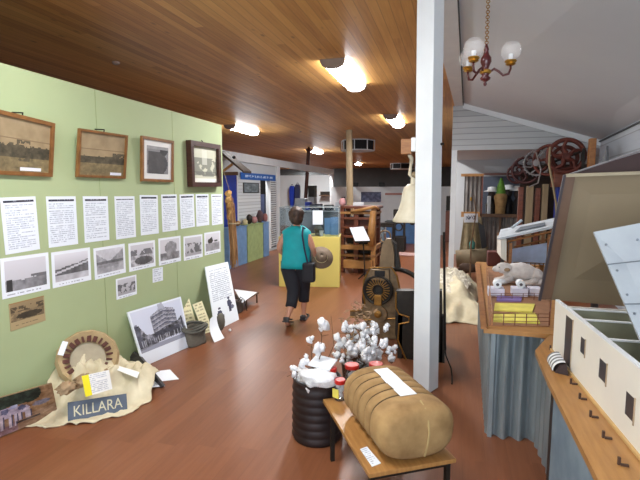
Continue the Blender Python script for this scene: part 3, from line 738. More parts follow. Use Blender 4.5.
# yellow booklet and loose papers on the heap
def free_q(pix, zs): return [onz(x, y, z) for (x, y), z in zip(pix, zs)]
im = p_text(5, 24, 22, False, (232, 232, 228), (186, 188, 194)); im[:, :6] = (236, 222, 30)
tag(quad_panel('booklet', free_q([(81.5, 376), (109, 370), (112.5, 389), (85.5, 397)], (.36, .36, .2, .2)), im, .006), 'open white booklet with bright yellow spine strip on the cloth heap', 'booklet')
tag(quad_panel('loose_paper', free_q([(112, 368), (118, 365.5), (139.5, 372), (137, 378)], (.27, .28, .22, .21)), canvas(3, 3, (226, 226, 222)), .002), 'white slip of paper lying across the cloth heap top', 'paper', 'loose white papers')
tag(quad_panel('loose_paper', free_q([(147.5, 372), (170, 369.5), (179, 379), (155, 382)], (.004,)*4), canvas(3, 3, (230, 234, 240)), .002), 'white paper flat on floor right of the cloth heap, upper', 'paper', 'loose white papers')
tag(quad_panel('loose_paper', free_q([(143, 381), (156, 378), (165, 386), (150, 387.5)], (.03, .012, .006, .02)), canvas(3, 3, (228, 232, 238)), .002), 'white paper partly under the dark wooden wedge', 'paper', 'loose white papers')
# dark angled bar at the end of the heap
o = MB().prism([onz(133, 352, .12), onz(139, 356, .10), onz(163, 386, .03), onz(160, 388, .0), onz(128, 360, .0)], (0.012, .02, 0)).build('steel_wedge', mat('dark_grey_steel', (78, 76, 78), .6, metal=.2), origin=onz(150, 375)); tag(o, 'dark grey steel blade lying at right edge of the cloth heap', 'blade')

# straw figure past the green wall
shx, shy = -3.175, 6.05
t = T('straw_sheaf', 'tall tan straw sheaf hanging at the far end of the green wall', 'straw sheaf', (shx, shy, .6))
sb = MB()
for i in range(44):
    a = random.random()*2*PI; r0 = random.random()*.05; x, y = shx+r0*math.cos(a), shy+r0*math.sin(a); zt0 = 1.45+random.random()*.32; zb0 = .62+random.random()*.25
    sb.tube([(x+.3*r0*math.cos(a)+.02, y, zb0), (x+.02, y, .95), (x, y, 1.3), (x-.03+.5*r0*math.cos(a), y, zt0)], [.006, .014, .014, .005], 5)
sb.build('stalks', M_STRAW, t)
MB().tube([(shx+.03+.07*math.cos(a), shy+.07*math.sin(a), 1.32) for a in [2*PI*k_/14 for k_ in range(14)]], .012, 6, close=True).build('binding', M_ROPE, t)
hb_ = MB()
for k_ in range(5): hb_.blob((shx+random.uniform(-.05, .03), shy, 1.42+.085*k_), .05, 2, .3, 4, (1, 1, 1.3), k_)
hb_.build('seed_head', mat('straw_pale', (204, 164, 100), .9, c2=(160, 110, 60), scale=14), t)
MB().tube([(shx-.03, shy, 1.80), (WX-.02, 5.955, 2.2)], .004, 5).build('hanging_string', M_ROPE, t)

# ================================================================== BALE TABLE
P1 = Vector((-.372, 2.118)); TH = .375
e1 = Vector((math.cos(.56), math.sin(.56))); e2 = Vector((-e1.y, e1.x)); TW = .5; TL_ = .86
rzT = math.atan2(e1.y, e1.x)
pc = P1+e1*TW/2+e2*TL_/2
t = T('low_table', 'low narrow tan wooden table carrying the burlap bale and jars', 'table', (pc.x, pc.y, 0), rz=rzT)
MB().box((0, 0, TH-.012), (TW, TL_, .024), bevel=.003).build('tabletop', M_TABLE, t, local=True)
fr = MB()
for a in (-1, 1):
    fr.box((a*(TW/2-.03), 0, TH-.037), (.02, TL_-.06, .025)); fr.box((0, a*(TL_/2-.03), TH-.037), (TW-.06, .02, .025))
fr.build('underframe', M_IROND, t, local=True)
for a in (-1, 1):
    for b in (-1, 1): MB().box((a*(TW/2-.03), (.3 if b > 0 else -(TL_/2-.04)), (TH-.03)/2), (.026, .026, TH-.03)).build('leg', M_IROND, t, local=True)
def tw(x, y, z=0): return Vector((pc.x+e1.x*x+e2.x*y, pc.y+e1.y*x+e2.y*y, z))
# label on table
lq = [onz(360, 449, TH+.003), onz(367, 446.5, TH+.003), onz(381, 463, TH+.003), onz(372, 466.5, TH+.003)]
tag(quad_panel('table_label', lq, p_text(2, 6, 20, False), .0025), 'small white caption strip on the low table edge', 'label')
# bale
BW, BH, BL_ = .45, .30, .66; bc = tw(.045, -.085, TH)
t = T('burlap_bale', 'golden brown burlap bale bound with cords on the low table', 'bale', bc, rz=rzT+.02)
def balef(u, v, grow=0):
    s_ = v*2-1; L = BL_/2
    # slightly squarish rounded ends
    endr = 1.0
    d = min(v, 1-v)*BL_
    er = .085
    if d < er: endr = .62+.38*math.sqrt(max(0, 1-((er-d)/er)**2))
    rib = 0
    for c in (.30, .43, .56, .69, .82):
        rib -= .12*math.exp(-((v-c)/.022)**2)
    rib += .0
    a = u*2*PI; ca, sa = math.cos(a), math.sin(a); e = .74
    x = math.copysign(abs(ca)**e, ca); z = math.copysign(abs(sa)**e, sa)
    k_ = endr*(1+rib*(1.0 if sa > -.6 else .3)+.015*mnoise.noise(Vector((x*2, s_*4, z*2))))+grow
    zz = z*BH/2*k_
    return Vector((x*BW/2*k_, s_*L, max(BH/2+zz, .002)))
bb = MB()
NU, NV = 56, 70
V = [[bb.bm.verts.new(balef(i/NU, j/NV)) for i in range(NU)] for j in range(NV+1)]
for j in range(NV):
    for i in range(NU): bb.bm.faces.new((V[j][i], V[j][(i+1) % NU], V[j+1][(i+1) % NU], V[j+1][i]))
for row, sgn in ((V[0], -1), (V[-1], 1)):
    yb = sgn*BL_/2; prev = row
    for sc_ in (.75, .4):
        cur = [bb.bm.verts.new((v.co.x*sc_, yb+sgn*.012*(1-sc_*.6), BH/2+(v.co.z-BH/2)*sc_)) for v in row]
        for i in range(NU): bb.bm.faces.new((prev[i], prev[(i+1) % NU], cur[(i+1) % NU], cur[i]))
        prev = cur
    bb.bm.faces.new(prev)
bb.build('bale_body', M_BURLAP, t, smooth=True, local=True)
for c in (.30, .43, .56, .69, .82):
    MB().tube([balef(i/40, c, .03) for i in range(40)], .006, 6, close=True).build('cord', M_BURLAPD, t, local=True)
sm = MB(); sm.tube([(.03, -BL_/2+.08, BH+.002), (.03, -BL_/2+.03, BH-.02), (.032, -BL_/2-.004, BH-.08), (.03, -BL_/2-.018, BH*.55), (.025, -BL_/2-.012, .1), (.02, -BL_/2+.006, .03)], .006, 6)
sm.build('seam', mat('pale_seam', (176, 150, 100), .9), t, local=True)
# paper strip along top of bale
lb = MB()
for i, (y0, y1) in enumerate(((-.17, -.09), (-.085, -.005), (.0, .085), (.09, .2))):
    z = BH+.004; lb.box((.0+.004*math.sin(i*3), (y0+y1)/2, z+.001*i), (.1-.006*(i % 2), y1-y0+.006, .003), rot=Matrix.Rotation(.05*math.sin(i*2.3), 3, 'Z'))
ls = lb.build('label_strip', M_PAPER, None)
ls.location = bc; ls.rotation_euler.z = rzT+.02; tag(ls, 'overlapping white paper labels lying along the bale top', 'label')
# jars with red lids
def jp(x, y, z=.56): p = onz(x, y, z); return Vector((p.x, p.y, TH))
jars = [(jp(329.6, 367.5), .056, .16, 'red lidded jar of cotton at the far left table corner'), (jp(352, 364.5), .056, .16, 'red lidded jar of cotton in the middle behind the bale'), (jp(376, 363.5), .056, .16, 'red lidded jar of cotton nearest the white post'), (jp(340, 379.5, .515), .042, .115, 'smaller red lidded jar with yellow label beside the bale')]
for i, (p, r, h, lb_) in enumerate(jars):
    t = T('jar', lb_, 'jar', (p.x, p.y, TH), 'red lidded jars on the low table')
    q_ = Vector((p.x, p.y, TH))
    MB().lathe([(r*.9, .001), (r, .012), (r, h*.8), (r*.82, h*.92), (r*.82, h)], q_, 20).build('glass', M_JAR, t, smooth=True)
    MB().lathe([(r*.9, h), (r*.92, h+.004), (r*.92, h+.024), (r*.86, h+.028)], q_, 20).build('lid', M_RED, t)
    cb = MB()
    for k_ in range(7): cb.blob(q_+Vector((random.uniform(-.45, .45)*r, random.uniform(-.45, .45)*r, .03+h*.62*k_/6)), r*.48, 1, .2, 3, seed=k_+i*9)
    cb.build('cotton_fill', M_COTTON, t, smooth=True)
    if i == 3: MB().box(q_+Vector((-.02, -.041, .055)), (.05, .006, .06), rot=Matrix.Rotation(-.4, 3, 'Z')).build('label', M_YELPAD, t)

# ================================================================== BARREL, COTTON
bx, by, BR_, BHh = -.925, 3.03, .175, .45
t = T('barrel', 'dark ribbed steel barrel at the end of the low table', 'barrel', (bx, by, 0))
pr = [(BR_*1.0, 0)]
for i in range(7):
    z = .012+i*.058; pr += [(BR_*(1.03-.025*i/7), z), (BR_*(1.08-.03*i/7), z+.02), (BR_*(1.03-.025*i/7), z+.04)]
pr += [(BR_*1.0, BHh-.01), (BR_*1.03, BHh), (BR_*.95, BHh), (BR_*.93, .34), (.01, .34)]
MB().lathe(pr, (bx, by, 0), 36).build('drum', M_BARREL, t, smooth=True)
cb = MB()
for k_ in range(16):
    a = random.random()*2*PI; rr = random.random()*.13; cb.blob((bx+rr*math.cos(a), by+rr*math.sin(a), .40+random.random()*.07), .055, 2, .25, 3, seed=k_)
cb.build('cotton_fill', M_COTTON, t, smooth=True)
# white papers and cotton bag spilling over the barrel
bg = MB(); bg.blob((bx+.05, by-.13, .50), .11, 3, .22, 3.2, (1.25, .8, .55), 8); o = bg.build('cotton_wad', M_COTTON, smooth=True, origin=(bx+.05, by-.13, .42)); tag(o, 'large wad of white cotton spilling over the barrel rim', 'cotton')
c = onz(318, 372, .55); o = MB().box((bx+.06, by-.06, .585), (.17, .13, .012), rot=Matrix.Rotation(.25, 3, 'X')@Matrix.Rotation(-.2, 3, 'Z')).build('card_box', M_PAPER, origin=(bx+.06, by-.06, .57)); tag(o, 'flat white card lying on the cotton in the barrel', 'card')
for i in range(9):
    pass
# cotton stalks: each stalk is a thing with bolls
def stalk(base, tip, bolls, label, group='dried cotton stalks', seed=0, dark=False):
    base = Vector(base); tip = Vector(tip); t = T('cotton_stalk', label, 'cotton plant', base, group); r = random.Random(seed)
    mid = (base+tip)/2+Vector((r.uniform(-.03, .03), r.uniform(-.03, .03), r.uniform(-.01, .03)))
    st = MB(); st.tube([base, mid, tip], [.005, .004, .002], 5)
    ends = [tip]
    for k_ in range(bolls-1):
        f = r.uniform(.3, .9); p0 = (mid+(tip-mid)*(f*2-1)) if f > .5 else base+(mid-base)*f*2
        e = p0+Vector((r.uniform(-.11, .11), r.uniform(-.09, .09), r.uniform(-.03, .09))); st.tube([p0, (p0+e)/2+Vector((0, 0, -.008)), e], .0025, 4); ends.append(e)
    for k_ in range(2): # bare twig ends
        e = tip+Vector((r.uniform(-.06, .06), r.uniform(-.05, .05), r.uniform(-.1, .02))); st.tube([mid+(tip-mid)*.6, e], .002, 4)
    st.build('stem', M_TWIG, t)
    for k_, e in enumerate(ends):
        cb = MB()
        bs = r.uniform(.8, 1.5)
        for j in range(5): cb.blob(e+Vector((r.uniform(-.018, .018), r.uniform(-.016, .016), r.uniform(-.034, .02)))*bs if 0 else e+Vector((r.uniform(-.018, .018)*bs, r.uniform(-.016, .016)*bs, r.uniform(-.036, .022)*bs)), r.uniform(.012, .022)*bs, 2, .35, 5, (1, 1, 1.25), seed=r.randrange(99))
        bo_ = cb.build('boll', M_COTTON, t, smooth=True)
        hs = MB()
        for j in range(3):
            a = j*2.1; hs.tube([e+Vector((0, 0, -.028)), e+Vector((math.cos(a)*.03, math.sin(a)*.03, -.004))], [.005, .001], 4)
        hs.build('husk', M_TWIG, bo_)
tips = [((322, 325), (322, 380), 2.95, 'tall cotton stalk with large boll above the barrel, leftmost tall one'),
        ((311, 339), (318, 380), 2.95, 'cotton stalk curving left above the barrel'),
        ((304, 359), (312, 384), 2.95, 'short cotton stalk low at the barrel left'),
        ((293, 370), (306, 388), 2.9, 'lowest cotton stalk reaching left of the barrel')]
for i, (tp, bs, Y, lb_) in enumerate(tips):
    tpw = ony(*tp, Y); stalk((bx-.02+.02*i, by-.03, .42), tpw, 2 if i < 1 else 1, lb_, seed=i)
o = MB().tube([(bx, by+.05, .42), ony(334, 345, 3.1), ony(331, 316, 3.1)], [.004, .003, .0015], 5).build('bare_twig', M_TWIG, origin=(bx, by+.05, .42)); tag(o, 'bare dry twig rising from the barrel without cotton', 'twig')
# planter with the dense cotton bunch behind the bale
vx, vy = -.76, 3.72
t = T('cotton_planter', 'dark bucket behind the bale holding the dense cotton bunch', 'bucket', (vx, vy, 0))
MB().lathe([(.12, 0), (.15, .32), (.16, .33), (.145, .33), (.14, .3), (.01, .3)], (vx, vy, 0), 20).build('bucket_body', M_IROND, t)
spots = [(345, 320), (352, 328), (360, 322), (340, 334), (368, 330), (376, 324), (384, 330), (350, 342), (362, 345), (372, 340), (382, 345), (366, 356), (376, 358), (356, 356), (344, 352), (388, 352), (336, 345), (374, 350), (366, 336), (392, 338), (352, 364), (384, 364)]
nm = ['upper left', 'upper middle', 'upper right', 'middle left', 'centre', 'right', 'lower']
for i, sp in enumerate(spots[:12]+spots[14:19]):
    Y = 3.45+random.uniform(-.1, .2); stalk((vx+random.uniform(-.08, .08), vy+random.uniform(-.08, .08), .31), ony(sp[0]+random.uniform(-3, 3), sp[1]+3+random.uniform(-5, 3), Y), 3 if i % 3 else 2,
        'cotton stalk of the dense bunch behind the bale', seed=40+i, group='dense bunch of cotton stalks in the bucket')
lv = MB()
for i in range(110):
    a = random.uniform(0, 2*PI); e = Vector((vx+.17*math.cos(a)*random.random(), vy+.15*math.sin(a), .40+random.random()*.42)); d = Vector((random.uniform(-1, 1), random.uniform(-1, 1), random.uniform(-.5, .5))).normalized()*.035
    s_ = d.cross(Vector((0, 0, 1))).normalized()*.015; lv.prism([e-d, e+s_, e+d, e-s_], (0, 0, .002))
lv.build('dry_leaves', mat('dry_leaf', (146, 118, 86), .9, c2=(96, 70, 48), scale=20), t)

# ================================================================== IRON MACHINE
MY = 5.35
def mp(x, y, Y=MY): return ony(x, y, Y)
t = T('iron_machine', 'old cast iron hand machine with slotted wheel behind the white post', 'machine', (-.9, MY, 0))
fr = [(350, 311), (361, 310), (365, 303), (363, 292), (364, 280), (370, 268), (391, 267), (397, 276), (400, 290), (400, 303), (403, 310), (411, 312), (411, 317), (401, 318), (398, 324), (398, 339), (365, 339), (365, 320), (362, 317), (350, 317)]
P = [mp(x, y) for x, y in fr]; zmin = min(p.z for p in P)
P = [Vector((p.x, p.y, max(p.z, 0.0))) for p in P]
MB().prism(P, (0, .06, 0)).build('side_frame', M_IRON, t)
MB().tube([mp(x, y, MY-.01) for x, y in fr[:14]+fr[-3:]], .011, 6).build('edge_rib', M_GOLD, t)
c = mp(378, 290, MY-.05)
w_ = MB(); w_.ring(c, .168, .018, (0, 1, 0), 36, 8); w_.ring(c, .06, .014, (0, 1, 0), 24, 6)
w_.lathe([(.165, 0), (.165, .02)], c+Vector((0, .03, 0)), 30, axis='Y')
w_.build('fan_wheel', M_IROND, t)
w_ = MB()
for i in range(24):
    a = 2*PI*i/24; w_.box(c+Vector((math.cos(a)*.105, -.005, math.sin(a)*.105)), (.075, .02, .009), rot=Matrix.Rotation(-a, 3, 'Y'))
w_.build('wheel_vane', M_GOLD, t)
c2 = mp(378, 314, MY-.05)
MB().lathe([(.105, 0), (.11, .02), (.1, .05)], c2, 26, axis='Y').build('gear_cover', M_IRON, t)
MB().lathe([(.02, -.03), (.045, -.02), (.045, 0)], c2, 14, axis='Y').build('hub', M_GOLD, t)
MB().box(mp(378, 300, MY-.08), (.09, .04, .13), bevel=.01).build('bearing_block', M_GOLD, t)
arch = [(379.5, 267), (380.5, 255), (382, 245), (386, 238.5), (390.5, 239), (393, 246), (394, 256), (394, 267), (388.5, 267)]
MB().prism([mp(x, y, MY-.02) for x, y in arch], (0, .10, 0)).build('lever_arch', mat('worn_brown_iron', (126, 104, 76), .5, metal=.2, c2=(104, 84, 58)), t)
MB().prism([mp(x, y, MY+.05) for x, y in ((391, 240), (396, 244), (400, 268), (394, 268))], (0, .12, 0)).build('arch_black_plate', M_IROND, t)  # separate black iron plate on the right of the arch
MB().b2(mp(370, 280, MY-.06), mp(391, 268, MY+.1), bevel=.006).build('feed_box', M_IRON, t)
MB().b2(mp(374.5, 276, MY-.075), mp(385, 271, MY-.06)).build('feed_slot', M_DARK, t)
fw = mp(396, 303, MY+.22)
w_ = MB(); w_.ring(fw, .43, .03, (.2, 1, 0), 40, 8)
for i in range(5):
    a = 2*PI*i/5+.4; n3 = Vector((.35, 1, 0)).normalized(); u_ = n3.cross(Vector((0, 0, 1))).normalized(); w_.tube([fw, fw+(u_*math.cos(a)+Vector((0, 0, 1))*math.sin(a))*.45], [.02, .014], 6)
w_.build('flywheel', M_IROND, t)
MB().b2(mp(399, 332, MY+.07), mp(414, 305, MY+.12)).build('rear_frame', M_IROND, t)
# near half of the machine
Y2 = 4.75
P = [ony(x, y, Y2) for x, y in [(396, 291), (442, 291), (442, 372), (428, 378), (426, 362), (404, 364), (402, 352), (398, 344), (395, 334)]]
P = [Vector((p.x, p.y, max(p.z, 0))) for p in P]
MB().prism(P, (0, .12, 0)).build('front_casting', M_IROND, t)
for xx in (-.545, -.1):
    MB().b2((xx, Y2+.0, 0), (xx+.05, Y2+.12, .5)).build('leg', M_IROND, t)
edge = [(396, 292), (396, 308), (399, 314), (409, 317), (409, 322), (399, 324), (398, 340), (402, 350), (408, 364), (412, 376)]
MB().tube([ony(x, y, Y2-.015) for x, y in edge], .009, 6).build('edge_rib', M_GOLD, t)
MB().b2((-.55, Y2+.1, .30), (-.12, MY+.02, .55)).build('bed', M_IROND, t)
MB().tube([ony(444, 232, 4.5), ony(445, 350, 4.5)], .012, 8).build('rod', M_BLACK, t)
MB().tube([ony(445, 350, 4.5), ony(446, 356, 4.45), ony(451, 368, 4.4), ony(452, 376, 4.35), (onz(452, 384, .004))], .007, 6).build('cord', M_BLACK, t)

# ================================================================== BELL
t = T('bell', 'cream painted bell hanging beside the white post', 'bell', (-.385, 4.4, 1.5))
b0 = Vector((-.385, 4.4, 0)); zt = 1.865
pr = [(.182, 1.505), (.19, 1.515), (.175, 1.545), (.135, 1.62), (.112, 1.70), (.10, 1.78), (.085, 1.83), (.05, 1.865), (.02, 1.87)]
MB().lathe(pr, b0, 32).build('bell_body', M_BELL, t, smooth=True)
MB().tube([b0+Vector((0, 0, 1.86)), b0+Vector((0, 0, 1.93))], [.028, .022], 10).build('crown', M_BELL, t)
MB().blob(b0+Vector((0, 0, 1.50)), .028, 2, .02).build('clapper', M_IROND, t)
t = T('bell_bracket', 'timber block and cream iron hook carrying the bell from post', 'bracket', (-.4, 4.25, 2.2))
MB().b2((-.475, 4.12, 2.13), (-.385, 4.3, 2.26), bevel=.004).build('wood_block', M_ORANGE, t)
MB().b2((-.385, 4.112, 2.15), (-.27, 4.2, 2.27), bevel=.004).build('white_block', M_WHITE, t)
MB().tube([(-.42, 4.28, 2.14), (-.40, 4.36, 2.10), (-.41, 4.4, 2.04), (-.42, 4.4, 1.96), (-.39, 4.4, 1.925)], [.016, .02, .014, .018, .016], 8).build('hook', M_BELL, t, smooth=True)
MB().blob((-.36, 4.4, 1.95), .04, 2, .2, 3, (1.2, 1, .8)).build('knot', M_ROPE, t)

# ================================================================== WOMAN
def skin_obj(name, V, E, R, m, parent, sub=2, root=0):
    me = bpy.data.meshes.new(name); me.from_pydata(V, E, []); o = bpy.data.objects.new(name, me); COL.objects.link(o); o.parent = parent
    me.materials.append(m); sk = o.modifiers.new('skin', 'SKIN'); sk.use_smooth_shade = True
    for i, r in enumerate(R):
        d = me.skin_vertices[0].data[i]; d.radius = r if isinstance(r, tuple) else (r, r); d.use_root = (i == root)
    ss = o.modifiers.new('sub', 'SUBSURF'); ss.levels = sub; ss.render_levels = sub
    return o
wl = Vector((-2.03, 5.68, 0))
t = T('person', 'person walking away in teal sleeveless top and dark cropped trousers', 'person', wl, rz=.08); t.scale = (1.08, 1.05, 1.0)
V = []; E = []; R = []
def ch(start, pts):
    prev = start
    for p, r in pts:
        V.append(p); R.append(r); i = len(V)-1
        if prev is not None: E.append((prev, i))
        prev = i
    return prev
V.append((0, 0, .84)); R.append((.12, .10))
ch(0, [((0, .01, .98), (.115, .09)), ((.0, .02, 1.14), (.125, .09))]); chest = 2
ch(chest, [((0, .02, 1.28), (.075, .06)), ((0, .03, 1.35), .042), ((0, .045, 1.41), .06), ((0, .05, 1.48), .082), ((0, .045, 1.54), .06)])
head = 6
ch(head, [((0, .135, 1.455), .014)])
for s_ in (-1, 1):
    ch(head, [((s_*.085, .045, 1.46), .014)])
def arm(s_, el, wr, hd):
    sh = ch(chest, [((s_*.135, .01, 1.25), .052), (el, .038), (wr, .025)])
    wv = Vector(wr); dv = (Vector(hd)-wv).normalized(); palm = ch(sh, [(tuple(wv+dv*.05), (.03, .018))])
    sd = dv.cross(Vector((0, 1, 0))).normalized()
    for k_, off in enumerate((-.024, -.008, .008, .024)):
        b = wv+dv*.085+sd*off; L = (.055, .065, .06, .045)[k_]
        curl = Vector((0, .35, 0))*1.0
        ch(palm, [(tuple(b), .010), (tuple(b+dv*L*.5+curl*.03), .009), (tuple(b+dv*L*.8+curl*.09), .008)])
    b = wv+dv*.03; ch(palm, [(tuple(b+Vector((-s_*.03, .025, 0))), .010), (tuple(b+Vector((-s_*.035, .04, 0))+dv*.03), .009)])
arm(-1, (-.215, -.05, 1.03), (-.17, .10, .90), (-.15, .18, .84))
arm(1, (.215, -.02, 1.05), (.235, .10, .88), (.25, .16, .80))
hl = ch(0, [((-.08, 0, .76), (.085, .085)), ((-.03, -.02, .45), .055), ((-.035, -.10, .30), .05), ((-.065, -.21, .11), .03), ((-.065, -.22, .055), .032)])
ch(hl, [((-.067, -.14, .022), .028), ((-.068, -.08, .012), .018)])
hr = ch(0, [((.08, .02, .76), (.085, .085)), ((.065, .12, .46), .055), ((.06, .15, .30), .05), ((.05, .17, .10), .03), ((.05, .165, .05), .032)])
ch(hr, [((.052, .25, .028), .028), ((.054, .31, .022), .018)])
skin_obj('body', V, E, R, M_SKIN, t)
def loft(rings, n=28, cap=False):
    mb = MB(); prev = None; allr = []
    for (cx, cy, z, rx, ry) in rings:
        ring = [mb.bm.verts.new((cx+rx*math.cos(2*PI*i/n), cy+ry*math.sin(2*PI*i/n), z+.004*math.sin(6*PI*i/n))) for i in range(n)]
        if prev:
            for i in range(n): mb.bm.faces.new((prev[i], prev[(i+1) % n], ring[(i+1) % n], ring[i]))
        prev = ring; allr.append(ring)
    return mb
tp = loft([(0, 0, .77, .20, .155), (0, 0, .85, .19, .15), (0, .01, .98, .175, .135), (0, .015, 1.1, .178, .135), (0, .02, 1.2, .188, .128), (0, .02, 1.26, .178, .105), (0, .025, 1.30, .13, .085), (0, .03, 1.335, .072, .065)])
# bring folds at the hem
for v in tp.bm.verts:
    f = max(0, (1.1-v.co.z)/.35); a = math.atan2(v.co.y, v.co.x); v.co.x *= 1+.03*f*math.sin(9*a); v.co.y *= 1+.04*f*math.sin(9*a)
tp.build('top', M_TEAL, t, smooth=True, local=True, solid=.006)
tr = MB(); tr.tube([(-.07, 0, .84), (-.08, 0, .74), (-.05, -.01, .58), (-.032, -.02, .45), (-.036, -.09, .31), (-.042, -.12, .25)], [(.105, .13), (.1, .12), (.085, .1), (.072, .082), (.062, .07), (.064, .07)], 18)
tr.tube([(.07, 0, .84), (.08, .02, .74), (.07, .07, .58), (.065, .12, .46), (.06, .15, .32), (.056, .155, .27)], [(.105, .13), (.1, .12), (.085, .1), (.072, .082), (.062, .07), (.064, .07)], 18)
tr.build('trousers', M_NAVYT, t, smooth=True, local=True)
hb = MB(); hb.blob((0, .03, 1.495), .096, 3, .10, 6, (.98, 1.06, 1.08), 3); hb.blob((0, -.0, 1.43), .078, 3, .16, 7, (1.08, .9, 1.05), 5)
hb.build('hair', M_HAIR, t, smooth=True, local=True)
for (x, y, z, rx) in ((-.067, -.17, .0, -.45), (.052, .225, .0, 0)):
    sh = MB(); sh.box((0, 0, .012), (.085, .24, .022), bevel=.008); sh.box((0, -.085, .045), (.075, .07, .055), bevel=.02); sh.box((0, .045, .045), (.088, .04, .02), bevel=.006)
    o = sh.build('shoe', M_TOOTH, t, local=True); o.location = (x, y, z+(.0 if not rx else .05)); o.rotation_euler.x = rx*.7
# shoulder bag and hat
t = T('shoulder_bag', 'black shoulder bag hanging at the right hip of the person', 'bag', (-1.82, 5.62, .7))
MB().b2((-1.90, 5.53, .60), (-1.74, 5.66, .86), bevel=.03).build('bag_body', mat('black_bag', (24, 24, 34), .7), t)
MB().tube([(-1.82, 5.545, .85), (-1.865, 5.535, 1.05), (-1.90, 5.56, 1.22), (-1.915, 5.63, 1.325), (-1.90, 5.72, 1.29), (-1.87, 5.79, 1.15), (-1.82, 5.65, .85)], .011, 6).build('strap', M_DKBLUE, t)
hc = Vector((-1.715, 5.80, .90)); Rh = Matrix.Rotation(.95, 3, 'X')@Matrix.Rotation(.35, 3, 'Y')
t = T('sun_hat', 'brown and cream sun hat held in the right hand of the person', 'hat', hc)
MB().lathe([(.165, 0), (.165, .008), (.085, .014), (.08, .07), (.05, .09), (.01, .092), (.009, .084), (.07, .06), (.075, 0)], hc, 26, R=Rh).build('brim', mat('hat_brown', (110, 92, 74), .8), t, smooth=True)
MB().lathe([(.087, .014), (.088, .035), (.085, .035), (.084, .014)], hc, 26, R=Rh).build('hat_band', mat('hat_cream', (200, 186, 140), .8), t)

# ================================================================== SHOWCASE (yellow) with glass box
A_ = onz(279, 286.5); B_ = onz(339.5, 287.5); ud = (B_-A_).normalized(); vd = Vector((-ud.y, ud.x, 0)); rzd = math.atan2(ud.y, ud.x); Lw = (B_-A_).length; cD = (A_+B_)/2+vd*.35
t = T('showcase', 'yellow display plinth with glass case top behind the person', 'display case', (cD.x, cD.y, 0), rz=rzd)
MB().box((0, 0, .475), (Lw, .7, .95), bevel=.006).build('plinth', M_YEL, t, local=True)
gb = MB(); g0 = .96; g1 = 1.50
for (a, b) in (((-Lw/2+.02, -.33), (Lw/2-.02, -.325)), ((-Lw/2+.02, .325), (Lw/2-.02, .33)), ((-Lw/2+.02, -.33), (-Lw/2+.025, .33)), ((Lw/2-.025, -.33), (Lw/2-.02, .33))): gb.b2((*a, g0), (*b, g1))
gb.b2((-Lw/2+.02, -.33, g1), (Lw/2-.02, .33, g1+.005)); gb.build('glass_case', M_GLASS, t, local=True)
eg = MB()
for sx in (-1, 1):
    for sy in (-1, 1): eg.b2((sx*(Lw/2-.02)-.005, sy*.33-.005, g0-.01), (sx*(Lw/2-.02)+.005, sy*.33+.005, g1))
    eg.b2((sx*(Lw/2-.02)-.005, -.33, g1-.005), (sx*(Lw/2-.02)+.005, .33, g1+.005))
    eg.b2((-Lw/2+.02, sx*.33-.005, g1-.005), (Lw/2-.02, sx*.33+.005, g1+.005))
eg.build('edge_frame', mat('pale_metal', (170, 172, 170), .4, metal=.5), t, local=True)
def dl(x, y, z=0): return Vector((cD.x, cD.y, 0))+ud*x+vd*y+Vector((0, 0, z))
def item(name, mb, m, label, cat, org, group=None, smooth=False): return tag(mb.build(name, m, smooth=smooth, origin=org), label, cat, group)
R_ = Matrix.Rotation(rzd, 3, 'Z')
q = [dl(.07, -.345, 1.44), dl(.26, -.345, 1.44), dl(.26, -.345, 1.18), dl(.07, -.345, 1.18)]; tag(quad_panel('notice', q, canvas(3, 4, (214, 222, 232)), .003), 'white paper notice fixed to the glass case', 'notice')
item('display_card', MB().box(dl(.46, .0, 1.13), (.15, .02, .34), rot=R_), M_BLUEP, 'blue display card inside glass case, right of the other', 'card', dl(.46, 0, .96), 'blue cards in the glass case')
item('display_card', MB().box(dl(.32, .08, 1.12), (.12, .02, .32), rot=R_), M_BLUEP, 'blue display card inside glass case, left of the other', 'card', dl(.32, .08, .96), 'blue cards in the glass case')
item('small_bust', MB().lathe([(.07, 0), (.06, .05), (.09, .12), (.05, .18), (.07, .26), (.03, .31)], dl(.15, -.05, .955), 14), mat('grey_clay', (128, 122, 112), .7), 'small grey figure inside the glass case below the notice', 'figure', dl(.15, -.05, .955))
item('tan_bowl', MB().lathe([(.06, 0), (.11, .06), (.12, .1), (.1, .1), (.05, .02)], dl(-.1, -.1, .955), 16), M_OAK, 'round tan bowl in the glass case behind the person', 'bowl', dl(-.1, -.1, .955))
item('white_cup', MB().lathe([(.03, 0), (.045, .1), (.04, .1), (.025, .01)], dl(.22, -.2, .955), 14), M_WHITE, 'small white cup at front of the glass case', 'cup', dl(.22, -.2, .955))
item('pink_bulb', MB().blob(dl(.60, .33, 1.58), .07, 2, .1, 3, (1, 1, 1.2)), M_PINK, 'pale pink rounded ornament on top corner of the glass case', 'ornament', dl(.6, .33, 1.50), smooth=True)

# ================================================================== music stand
t = T('music_stand', 'black stand holding an open white booklet near the old loom', 'stand', (-1.74, 9.1, 0))
MB().cyl((-1.74, 9.1, .03), (-1.79, 9.12, .86), .014, 8).build('pole_shaft', M_BLACK, t)
for a in (0, 2.1, 4.2): MB().tube([(-1.74, 9.1, .1), (-1.74+.2*math.cos(a), 9.1+.2*math.sin(a), .01)], .012, 6).build('leg', M_BLACK, t)
q = [ony(349.5, 227.5, 9.25), ony(363.5, 226.5, 9.25), ony(370, 240.5, 9.0), ony(355, 241, 9.0)]
nrm_ = (q[1]-q[0]).cross(q[3]-q[0]).normalized()
MB().prism([q[0]+nrm_*.02, q[1]+nrm_*.02, q[2]+nrm_*.02+Vector((0, 0, -.02)), q[3]+nrm_*.02+Vector((0, 0, -.02))], nrm_*.012).build('tray', M_BLACK, t)
tag(quad_panel('open_booklet', q, canvas(4, 4, (232, 238, 246)), .008), 'open white booklet resting on the black stand', 'booklet')

